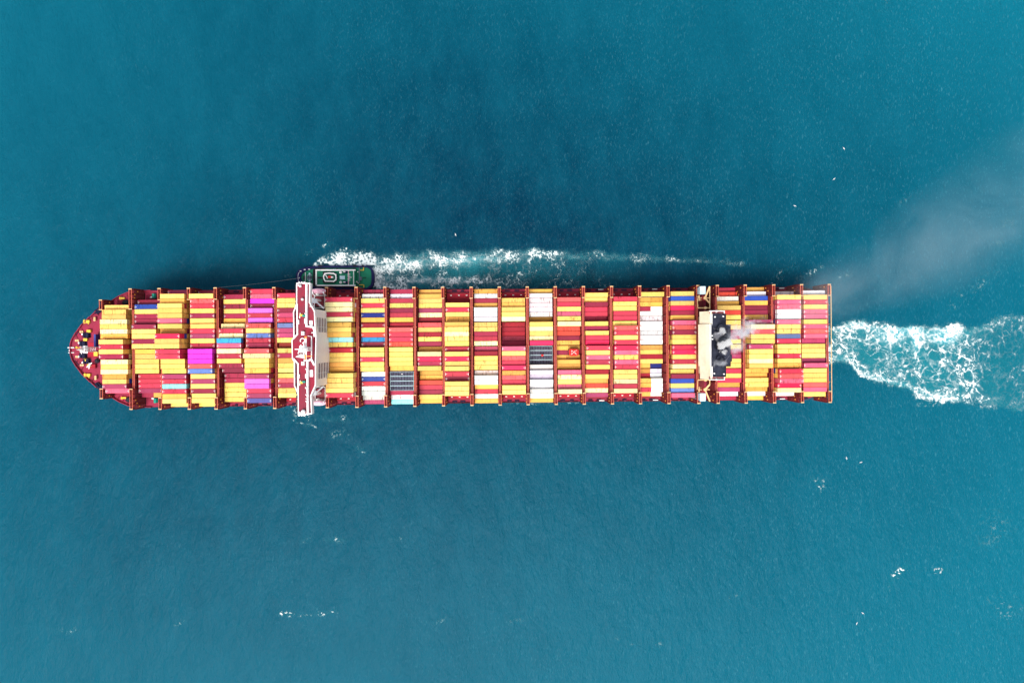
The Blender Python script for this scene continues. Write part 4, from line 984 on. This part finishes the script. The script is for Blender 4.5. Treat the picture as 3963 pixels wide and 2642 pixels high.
# ------------------------------------------------------------------ funnel block
def funnel():
    D = 330.; zt = H-D
    pp = lambda u, v: P(u, v, D)
    xw = PX(2752, D)
    yt = pp(2752, 1203)[1]; yb = pp(2752, 1469)[1]; ym0 = pp(2752, 1256)[1]; ym1 = pp(2752, 1416)[1]
    zb = zdeck(96)
    b = MB(); b.prism([pp(2766, 1218), pp(2805, 1218), pp(2805, 1259), pp(2823, 1259), pp(2823, 1414), pp(2805, 1414), pp(2805, 1454), pp(2766, 1454)], zb+1, zt-9.2)
    def slope(y0, y1, prof_):               # raked front plating, profile of (x, z) swept across y
        n_ = len(prof_); o_ = len(b.v)
        for y in (y0, y1): b.v += [(xw+px_, y, zt+pz_) for px_, pz_ in prof_]
        b.f += [tuple(range(o_, o_+n_)), tuple(range(o_+n_, o_+2*n_))[::-1]]+[(o_+i+n_, o_+(i+1) % n_+n_, o_+(i+1) % n_, o_+i) for i in range(n_)]
    slope(yb, ym1+.02, [(.6, -.6), (-.1, -1.1), (-3.0, -9), (.8, -9.6), (.6, -9)])
    slope(ym0-.02, yt, [(.6, -.6), (-.1, -1.1), (-3.0, -9), (.8, -9.6), (.6, -9)])
    slope(ym1-.3, ym0+.3, [(.4, -.5), (-.5, -.9), (-1.6, -3.2), (-3.7, -9), (.7, -9.5), (.4, -8)])
    fc = b.build('funnel_casing', M['creamwall'], ship)
    blk = [(2757, 1215), (2808, 1215), (2808, 1256), (2826.5, 1256), (2826.5, 1372), (2831, 1372), (2831, 1398), (2826.5, 1398), (2826.5, 1417), (2808.5, 1417), (2808.5, 1457), (2758, 1457), (2758, 1417), (2753, 1417), (2753, 1256), (2757, 1256)]
    b = MB(); b.prism([pp(*q) for q in blk], zt-9, zt); fb = b.build('funnel_top', M['soot'], ship)
    b = MB(); pts = [pp(*q) for q in blk]; b.wall(pts, .16, zt, zt+.5, True); b.build('coaming', M['soot'], fb)
    px = MB()
    for u, v, r, h in ((2790, 1268, 1.4, 3.0), (2800, 1300, 1.0, 2.4), (2792, 1330, 1.7, 3.2), (2795, 1358, 1.1, 2.6), (2783, 1385, 1.0, 2.2), (2800, 1392, .9, 2.2), (2776, 1310, .7, 1.8), (2775, 1345, .7, 1.8)):
        x, y = P(u, v, D-h); px.lathe(x, y, [(r, zt-.3), (r, zt+h), (r*.86, zt+h), (r*.86, zt+h-.8)], 16)
    px.build('exhaust_pipe', M['soot'], fb)
    m = MB()
    for u, v in ((2768, 1226), (2765, 1445), (2800, 1224), (2803, 1447), (2757, 1299), (2758, 1312)):
        x, y = P(u, v, D-1); m.box(x-.35, x+.35, y-.25, y+.25, zt, zt+.8)
    m.build('valve_box', M['white'], fb)
    for va, vb in ((1203, 1214), (1458, 1469)):
        b = MB(); b.prism([pp(2748, va), pp(2803, va), pp(2803, vb), pp(2748, vb)], zt-1.6, zt-1.2); o = b.build('side_platform', M['platform'], ship)
        out = va if va < 1300 else vb
        m = MB(); m.wall([pp(2747, out), pp(2804, out), pp(2804, va+vb-out)], .3, zt-1.3, zt-.1); m.wall([pp(2773.5, va), pp(2773.5, vb)], .12, zt-1.2, zt-1.0); m.build('guard_rail', M['white'], o)
        x, y = P(2776, out, D-1); b = MB(); b.lathe(x, y, [(.45, zt-1.2), (.5, zt+.2), (.2, zt+.7)], 10); b.build('lamp_housing', M['white'], o)
    m = MB(); m.wall([pp(2755.5, 1215), pp(2755.5, 1256)], .25, zt-.6, zt+.3); m.wall([pp(2756.5, 1417), pp(2756.5, 1457)], .25, zt-.6, zt+.3); m.wall([pp(2750.8, 1257), pp(2750.8, 1416)], .3, zt-.6, zt+.25)
    m.build('cable_tray', M['white'], fc)
    # boxes and derricks on either side
    for s, (bv0, bv1), cv, (a0, a1), tip in ((1, (1108, 1138), 1153, (1109, 1174), 1196), (-1, (1522, 1552), 1507, (1487, 1552), 1465)):
        Dd = 350.; z = H-Dd
        x0, y0 = P(2709, bv0, Dd); x1, y1 = P(2731, bv1, Dd)
        m = MB(); m.box(x0, x1, min(y0, y1), max(y0, y1), z-2.6, z); m.box(x0+.3, x1-.3, min(y0, y1)+.3, max(y0, y1)-.3, zdeck(90), z-2.6); m.build('control_cabin', M['paleblue'], ship)
        c = P(2728, cv, Dd); t0 = P(2745, a0, Dd); t1 = P(2746, a1, Dd); m0 = P(2746, cv, Dd)
        m = MB(); m.cyl((c[0], c[1], zdeck(90)), (c[0], c[1], z+.4), .8); m.bar((*c, z+.2), (t0[0], t0[1], z+.6), .8, .6); m.bar((*c, z+.1), (t1[0], t1[1], z+.5), .7, .6); m.bar((*c, z), (*m0, z+.3), .4)
        far = P(2746, tip, Dd); m.bar((t0[0], t0[1], z+.7), (far[0], far[1], z+.4), .4)
        l0 = P(2702, cv-2*s, Dd); m.bar((*l0, z-.4), (*c, z-.2), .28); l1 = P(2706, cv-10, Dd); l2 = P(2706, cv+10, Dd); m.bar((*l1, z-.3), (*l2, z-.3), .4)
        q0 = P(2702, tip-s*5, Dd); q1 = P(2747, tip-s*5, Dd); m.bar((*q0, z-.5), (*q1, z-.5), .45); m.lathe(*P(2730, tip-s*5, Dd), [(.7, z-.6), (.7, z+.4)], 10)
        m.bar((*P(2699.5, cv, Dd), z-.6), (*q0, z-.6), .25)
        cr = m.build('derrick', M['cream'], ship)
        m = MB(); m.lathe(c[0]-.5, c[1], [(1.3, z-1), (1.3, z-.3), (.8, z)], 14); m.build('slewing_ring', M['rust'], cr)
    # machinery casing below
    m = MB(); m.box(xw-7.5, xw+8, -26, 26, zdeck(90)-.1, zdeck(90)+.8); m.build('casing_deck', M['hull'], ship)
funnel()

# stern rail
m = MB(); x = BX[-1]+1.35; z = H-356
m.bar((x, -30, z), (x, 30, z), .3, .3)
for y in np.arange(-30, 31, 5): m.bar((x, y, zdeck(x)), (x, y, z), .18)
m.build('stern_rail', M['cream'], ship)

# ------------------------------------------------------------------ tug
def tug():
    Z = 3.2; D = H-Z
    def T(px, py, d=D):
        x, y = W(1130+px/6.917, 950+py/6.917, d); return x, y
    ox, oy = T(1150, 860)
    e = empty('tugboat', (ox, oy, 0)); tag(e, 'green decked tugboat with navy fenders running close along the ship', 'tugboat')
    L = lambda px, py, d=D: tuple(a-b for a, b in zip(T(px, py, d), (ox, oy)))
    hullp = [(118, 860), (125, 740), (190, 650), (330, 590), (560, 560), (900, 548), (1700, 545), (1980, 540), (2090, 570), (2170, 660), (2198, 780), (2200, 860), (2198, 940), (2170, 1070), (2090, 1150), (1980, 1180), (1700, 1176), (900, 1172), (560, 1160), (330, 1130), (190, 1070), (125, 980)]
    hp = [L(*q) for q in hullp]
    b = MB(); b.prism([(x*.97, y*.93) for x, y in hp], -1.5, Z-.4); b.build('hull', M['navy'], e)
    dk = [(240, 860), (270, 770), (350, 700), (500, 640), (700, 600), (1780, 590), (2000, 585), (2090, 625), (2128, 700), (2130, 860), (2128, 1020), (2090, 1095), (2000, 1135), (1780, 1130), (700, 1120), (500, 1080), (350, 1020), (270, 950)]
    b = MB(); b.prism([L(*q) for q in dk], Z-.5, Z-.1); b.build('deck', M['green'], e)
    # bulwark ring between hull line and deck line
    n = 60
    def samp(pts):
        pts = pts+[pts[0]]; d = [0]
        for a, c in zip(pts[:-1], pts[1:]): d.append(d[-1]+math.hypot(c[0]-a[0], c[1]-a[1]))
        return pts, d
    cx, cy = 0, 0
    def polar(pts, ang):
        best = None
        for a, c in zip(pts, pts[1:]+pts[:1]):
            dx, dy = math.cos(ang), math.sin(ang); ex, ey = c[0]-a[0], c[1]-a[1]; den = dx*ey-dy*ex
            if abs(den) < 1e-9: continue
            t = (a[0]*ey-a[1]*ex)/den; s = (a[0]*dy-a[1]*dx)/den
            if t > 0 and -1e-6 <= s <= 1+1e-6: best = max(best or 0, t)
        return best
    angs = sorted([math.atan2(y, x) for x, y in hp]+[2*math.pi*k/n-math.pi+.01 for k in range(n)])
    dl = [L(*q) for q in dk]; b = MB(); m_ = len(angs)
    for a in angs:
        ro, ri = polar(hp, a), polar(dl, a); c, s = math.cos(a), math.sin(a)
        b.v += [(ro*c, ro*s, 1.2), (ro*c, ro*s, Z+.6), (ri*c*1.0, ri*s, Z+.6), (ri*c, ri*s, Z-.3)]
    for i in range(m_):
        j = (i+1) % m_
        for k in range(3): b.f.append((i*4+k, j*4+k, j*4+k+1, i*4+k+1))
    b.build('fender', M['navy'], e)
    b = MB()                                    # tyres along the side
    for k in range(11):
        x, y = L(860+k*72, 562); b.cyl((x, y-.2, Z-.2), (x, y+.45, Z-.2), .42, 10)
    for px, py in ((740, 548), (790, 550), (1660, 545), (1720, 552), (1900, 545)):
        x, y = L(px, py); b.lathe(x, y, [(.5, Z-.5), (.5, Z+.9)], 8, 1.3)
    b.build('tyre_fender', M['black'], e)
    b = MB(); b.bar((*L(900, 625), Z+.1), (*L(1180, 625), Z+.1), .35, .3); b.bar((*L(1235, 625), Z+.1), (*L(1630, 625), Z+.1), .3, .3); b.build('side_bench', M['teal'], e)
    b = MB(); pts = [L(180, 960), L(170, 860), L(180, 760), L(205, 720)]; b.wall(pts, .16, Z+.6, Z+.75); b.box(*sum(((c-.25, c+.25) for c in L(205, 868)), ()), Z+.5, Z+.9)
    for q in ((350, 650), (470, 640), (240, 690)): x, y = L(*q); b.box(x-.5, x+.5, y-.2, y+.2, Z+.55, Z+.8)
    b.build('bow_fitting', M['white'], e)
    # foredeck winch
    b = MB(); b.box(*sum(zip(L(375, 720), L(395, 1000)), ())[:2], *sorted((L(375, 720)[1], L(395, 1000)[1])), Z-.1, Z+1.0) if False else None
    x, y = L(490, 860); b.cyl((x, y-2.6, Z+1), (x, y+2.6, Z+1), .55, 12); b.box(x-1.6, x-.9, y-.9, y+.9, Z-.1, Z+1.2); b.box(x-1.2, x+1.3, y-.3, y+.3, Z-.1, Z+1.4)
    w_ = b.build('anchor_winch', M['grey'], e)
    b = MB()
    for s in (-1, 1):
        b.cyl((x, y+s*1.1, Z+1), (x, y+s*1.25, Z+1), .95, 14); b.bar((x-1.2, y+s*1.2, Z+1.9), (x+1.5, y+s*1.2, Z+1.9), .22); b.lathe(x, y+s*2.1, [(.5, Z), (.5, Z+1.6)], 8)
    b.build('brake_drum', M['paleblue'], w_)
    b = MB(); b.wall([L(368, 725), L(368, 1000)], .22, Z-.1, Z+.9); b.build('foredeck_rail', M['white'], e)
    b = MB()
    for q in ((315, 830), (315, 895)): x, y = L(*q); b.lathe(x, y, [(.25, Z), (.25, Z+.7)], 8)
    x, y = L(345, 862); b.box(x-.5, x+.4, y-.9, y+.9, Z-.1, Z+.9); b.build('tow_bitt', M['black'], e)
    # deckhouse
    z1 = Z+3.2; d1 = H-z1
    rect = [L(655, 660, d1), L(1690, 660, d1), L(1690, 1070, d1), L(655, 1070, d1)]
    b = MB(); b.prism([L(560, 650), L(620, 608), L(1700, 604), L(1700, 1128), L(620, 1118), L(560, 1075)], Z-.1, Z-.03); b.build('side_walk', M['black'], e)
    b = MB(); b.prism(rect, Z-.1, z1); dh = b.build('deckhouse', M['green'], e)
    b = MB(); fr = [L(655, 690, d1), L(640, 860, d1), L(655, 1040, d1)]
    b.wall([rect[3], rect[0], (rect[1][0], rect[1][1])], .7, z1, z1+.7); b.wall([rect[2], rect[3]], .7, z1, z1+.7); b.wall([L(1655, 690, d1), L(1655, 1040, d1)], .3, z1, z1+.6); b.build('parapet', M['white'], dh)
    b = MB(); b.prism([L(600, 720, d1), L(655, 690, d1), L(655, 1040, d1), L(600, 1010, d1)], Z-.1, z1-.8); b.build('front_house', M['black'], dh)
    b = MB(); b.prism([L(690, 842, d1), L(835, 842, d1), L(835, 885, d1), L(690, 885, d1)], z1, z1+.12); b.build('roof_gutter', M['black'], dh)
    b = MB(); b.prism([L(835, 705, d1), L(1010, 700, d1), L(1150, 715, d1), L(1215, 800, d1), L(1215, 930, d1), L(1150, 1005, d1), L(850, 1005, d1), L(835, 900, d1)], z1-.02, z1+.9); b.build('wheelhouse_base', M['black'], dh)
    z2 = z1+3.4; d2 = H-z2
    oc = [L(880, 752, d2), L(1000, 738, d2), L(1110, 748, d2), L(1170, 780, d2), L(1180, 860, d2), L(1170, 920, d2), L(1110, 958, d2), L(890, 950, d2), L(850, 880, d2), L(845, 820, d2)]
    b = MB(); b.prism(oc, z1, z2-.9); b.build('wheelhouse', M['glass'], e)
    b = MB(); b.prism(oc, z2-.9, z2-.4); wr = b.build('wheelhouse_roof', M['teal2'], e)
    b = MB(); b.wall(oc, .6, z2-.5, z2+.1, True); b.build('roof_rim', M['white'], wr)
    b = MB(); x, y = L(950, 845, d2); b.bar((x-.5, y+1.0, z2+2), (x+.6, y-1.0, z2+2), .35); b.cyl((x, y, z2-.5), (x, y, z2+2), .15); x, y = L(1090, 850, d2); b.box(x-.7, x+.4, y-.35, y+.35, z2-.5, z2+1); b.build('radar', M['white'], wr)
    b = MB(); x, y = L(1020, 845, d2); b.box(x-1.0, x+.8, y-.6, y+.6, z2-.5, z2+.9); b.build('fire_monitor', M['redgear'], wr)
    b = MB(); b.prism([L(1283, 812, d1), L(1420, 812, d1), L(1420, 910, d1), L(1283, 910, d1)], z1, z1+.6); b.build('skylight', M['paleblue'], dh)
    for py in (722, 988):
        b = MB(); x, y = L(1307, py, d1); b.lathe(x, y, [(.8, z1), (.8, z1+.5), (.5, z1+.8)], 14); b.build('life_raft', M['white'], dh)
    for py in (712, 988):
        b = MB(); x, y = L(1430, py, d1); b.box(x-1.0, x+1.0, y-.7, y+.7, z1, z1+1.0); b.lathe(x-.1, y, [(.5, z1+1.0), (.4, z1+2.6)], 10, 1.2, .6); o = b.build('exhaust_stack', M['navy'], dh)
        b = MB(); b.bar((x-.6, y, z1+2.5), (x+.6, y, z1+2.5), .5, .3); b.build('stack_cap', M['white'], o)
    b = MB(); b.prism([L(1505, 680, d1), L(1525, 680, d1), L(1525, 1050, d1), L(1505, 1050, d1)], z1, z1+.5); b.build('roof_step', M['boatpink'], dh)
    b = MB()
    for py in (765, 800, 830, 900, 940): b.bar((*L(1500, py, d1), z1+.9), (*L(1570, py, d1), z1+.9), .22, .3)
    b.bar((*L(1540, 860, d1), z1+1.3), (*L(1610, 860, d1), z1+1.3), .4, .3); b.build('mast_brace', M['white'], dh)
    b = MB(); b.prism([L(1545, 690, d1), L(1645, 690, d1), L(1645, 1045, d1), L(1545, 1045, d1)], z1+.01, z1+.06); b.build('aft_roof_panel', M['green'], dh)
    b = MB(); b.prism([L(1690, 640), L(1712, 640), L(1712, 1150), L(1690, 1150)], Z-.1, z1-.6); b.build('aft_wall', M['black'], e)
    b = MB(); b.bar((*L(1820, 600), Z+1.4), (*L(1820, 1000), Z+1.4), .5, .5)
    for py in (600, 860, 1000): b.cyl((*L(1820, py), Z-.1), (*L(1820, py), Z+1.4), .3)
    x, y = L(1850, 885); b.box(x-.9, x+.6, y-1.0, y+.9, Z-.1, Z+1.5); b.build('towing_winch', M['grey'], e)
    b = MB()
    for q, r in (((1738, 975), .5), ((1778, 1008), .35), ((1770, 708), .35)): x, y = L(*q); b.lathe(x, y, [(r, Z), (r, Z+.7), (r*.5, Z+1)], 10)
    tag(b.build('deck_fitting', M['white'], e), kind='stuff')
    for a, c, d_ in (((1835, 665), (1925, 665), (1925, 590)), ((1812, 1055), (1930, 1055), (1932, 1130))):
        b = MB(); b.bar((*L(*a), Z+.6), (*L(*c), Z+.6), .38, .9); b.bar((*L(*c), Z+.602), (*L(*d_), Z+.602), .38, .9); b.build('yellow_barrier', M['yellow'], e)
    b = MB()
    for k in range(4): x, y = L(1915+k*22, 860); b.lathe(x, y, [(.2, Z-.1), (.2, Z+.5)], 8)
    b.build('stern_roller', M['black'], e)
    x0, y0 = T(165, 880); x1, y1 = W(820, 1112, 372)
    c = MB(); pr = None
    for k in range(13):
        t = k/12; p_ = (x0+(x1-x0)*t, y0+(y1-y0)*t, Z+.7+(14-Z)*t-3.2*math.sin(math.pi*t))
        if pr: c.cyl(pr, p_, .05, 6)
        pr = p_
    o = c.build('tow_line', M['cable']); tag(o, 'thin pale line stretched from the tug bow to the ship side', 'rope')
tug()

# ------------------------------------------------------------------ gulls
def gull(u, v, rz, word, z=22, k=.85):
    x, y = W(u, v, H-z)
    e = empty('seagull', (x, y, z), rz); e.scale = (k, k, k)
    tag(e, word, 'bird', 'white gulls over the water')
    b = MB(); b.v = []; n = 8
    prof_ = [(-.36, .02), (-.25, .07), (-.05, .11), (.15, .1), (.26, .06), (.34, .05), (.42, .01)]
    for x_, r in prof_: b.v += [(x_, r*math.cos(2*math.pi*q/n), r*math.sin(2*math.pi*q/n)) for q in range(n)]
    for j in range(len(prof_)-1):
        for q in range(n): b.f.append((j*n+q, j*n+(q+1) % n, (j+1)*n+(q+1) % n, (j+1)*n+q))
    b.f += [tuple(range(n))[::-1], tuple(range(6*n, 7*n))]
    b.build('body', M['bird'], e, True)
    for s in (-1, 1):
        b = MB(); pts = [((.16, .05), (-.1, .05), .03), ((.24, .42), (-.02, .42), .12), ((.08, .78), (-.1, .76), .05), ((-.16, 1.05), (-.2, 1.03), 0)]
        for (a, c, zz) in pts: b.v += [(a[0], s*a[1], zz+.015), (c[0], s*c[1], zz+.01), (c[0], s*c[1], zz-.01), (a[0], s*a[1], zz-.015)]
        for j in range(3):
            for q in range(4): b.f.append((j*4+q, j*4+(q+1) % 4, (j+1)*4+(q+1) % 4, (j+1)*4+q))
        b.f += [(0, 1, 2, 3), (15, 14, 13, 12)]
        b.build('wing', M['birdgrey'] if False else M['bird'], e)
    b = MB(); b.prism([(-.34, -.03), (-.34, .03), (-.56, .1), (-.56, -.1)], -.01, .02); b.build('tail', M['bird'], e)
for g_ in ((3266, 575, .6, 'tiny white gull, uppermost over the open sea above the stern'), (3228, 693, 2.2, 'tiny white gull, middle of three above the stern'), (3076, 797, 1.2, 'tiny white gull, lowest and leftmost of three above the stern'),
           (3276, 1772, .2, 'tiny white gull below the stern, left one of a close pair'), (3332, 1788, 1.9, 'tiny white gull below the stern, right one of a close pair'),
           (3339, 2371, 1.0, 'white gull near the lower right corner, upper of two'), (3316, 2411, 2.8, 'tiny white gull near the lower right corner, lower of two'), (1763, 908, .4, 'white gull flying just above the foam trail of the tug')):
    gull(*g_)

# ------------------------------------------------------------------ smoke from the funnel
def smoke_mat(name, dens, scale, thr, tone, axis_len=None, r0=None, r1=None, power=1.5):
    m = bpy.data.materials.new(name); m.use_nodes = True; n = m.node_tree.nodes; l = m.node_tree.links
    n.remove(n['Principled BSDF']); out = n['Material Output']
    v = n.new('ShaderNodeVolumePrincipled'); l.new(v.outputs[0], out.inputs['Volume'])
    v.inputs['Color'].default_value = tone; v.inputs['Anisotropy'].default_value = 0.0
    tc = n.new('ShaderNodeTexCoord').outputs['Object']
    f = ramp(n, l, noise(n, l, tc, scale, 5, .6, .8), thr, thr+.22)
    def mt(op, a, b, c=None):
        q = n.new('ShaderNodeMath'); q.operation = op
        for i, val in enumerate((a, b, c)):
            if val is None: continue
            if isinstance(val, bpy.types.NodeSocket): l.new(val, q.inputs[i])
            else: q.inputs[i].default_value = val
        return q.outputs[0]
    sx = n.new('ShaderNodeSeparateXYZ'); l.new(tc, sx.inputs[0])
    if axis_len:
        t = mt('DIVIDE', sx.outputs[0], axis_len)
        rad = mt('ADD', mt('MULTIPLY', t, r1-r0), r0)
        rr_ = mt('DIVIDE', mt('SQRT', mt('ADD', mt('POWER', sx.outputs[1], 2.0), mt('POWER', sx.outputs[2], 2.0)), None), rad)
        edge = mt('POWER', mt('MAXIMUM', mt('SUBTRACT', 1.0, mt('POWER', rr_, 2.0)), 0.0), 2.0)
        fall = mt('DIVIDE', 1.0, mt('POWER', mt('DIVIDE', rad, r0), power))
        d = mt('MULTIPLY', mt('MULTIPLY', edge, fall), f)
    else:
        ln = n.new('ShaderNodeVectorMath'); ln.operation = 'LENGTH'; l.new(tc, ln.inputs[0])
        g_ = n.new('ShaderNodeNewGeometry').outputs['Position']
        rag = noise(n, l, g_, .32, 5, .62, .6)
        d = mt('MULTIPLY', mt('MAXIMUM', mt('SUBTRACT', mt('SUBTRACT', 1.15, ln.outputs['Value']), mt('MULTIPLY', rag, 1.5)), 0.0), 1.0)
    l.new(mt('MULTIPLY', d, dens), v.inputs['Density'])
    return m
def smoke():
    x0, y0 = P(2800, 1335, 326); zt = H-326
    L_, r0, r1 = 240.0, 4.0, 62.0
    b = MB(); n_ = 16; st = 12
    for j in range(st+1):
        r = (r0+(r1-r0)*j/st)*1.02
        b.v += [(L_*j/st, r*math.cos(2*math.pi*k/n_), r*math.sin(2*math.pi*k/n_)) for k in range(n_)]
    for j in range(st):
        for k in range(n_): b.f.append((j*n_+k, j*n_+(k+1) % n_, (j+1)*n_+(k+1) % n_, (j+1)*n_+k))
    b.f += [tuple(range(n_))[::-1], tuple(range(st*n_, (st+1)*n_))]
    o = b.build('smoke_plume', smoke_mat('drifting smoke', .042, .032, .41, (.88, .98, 1.0, 1), L_, r0, r1, .9))
    o.location = S2W(x0-3, y0, zt+3.5); o.rotation_euler = (0, R(-14), R(27))
    tag(o, 'thin pale exhaust plume drifting from the black funnel out over the sea', 'smoke', kind='stuff')
    puff = smoke_mat('exhaust puff', 11.0, 1.5, .30, (.995, .995, 1, 1))
    thin = smoke_mat('thin soot', 1.1, 1.6, .42, (.93, .94, .99, 1))
    me = None
    for i, (u, v, r, sc_, mt_) in enumerate(((2795, 1282, 3.4, (1, .8, .7), puff), (2793, 1338, 4.2, (1.1, 1, .7), puff), (2812, 1322, 3.6, (1.2, .9, .7), puff), (2805, 1358, 3.0, (1, .8, .7), puff), (2786, 1400, 4.6, (1.2, .8, .6), thin),
                                             (2840, 1300, 6.5, (1.5, .8, .6), thin), (2888, 1272, 8.5, (1.6, .9, .6), thin), (2850, 1345, 6, (1.5, .8, .6), thin), (2780, 1300, 5, (.8, 1.2, .5), thin))):
        D = 326; x, y = P(u, v, D)
        b = MB(); b.lathe(0, 0, [(math.sin(math.pi*(k+.5)/8), -math.cos(math.pi*(k+.5)/8)) for k in range(8)], 16)
        o = b.build('smoke_puff', mt_); o.location = S2W(x, y, H-D+.8*i % 2); o.scale = (r*sc_[0]*1.5, r*sc_[1]*1.5, r*sc_[2]*1.3); o.rotation_euler.z = R(20)
        tag(o, 'small exhaust cloud hanging over the black funnel top', 'smoke', kind='stuff')
smoke()
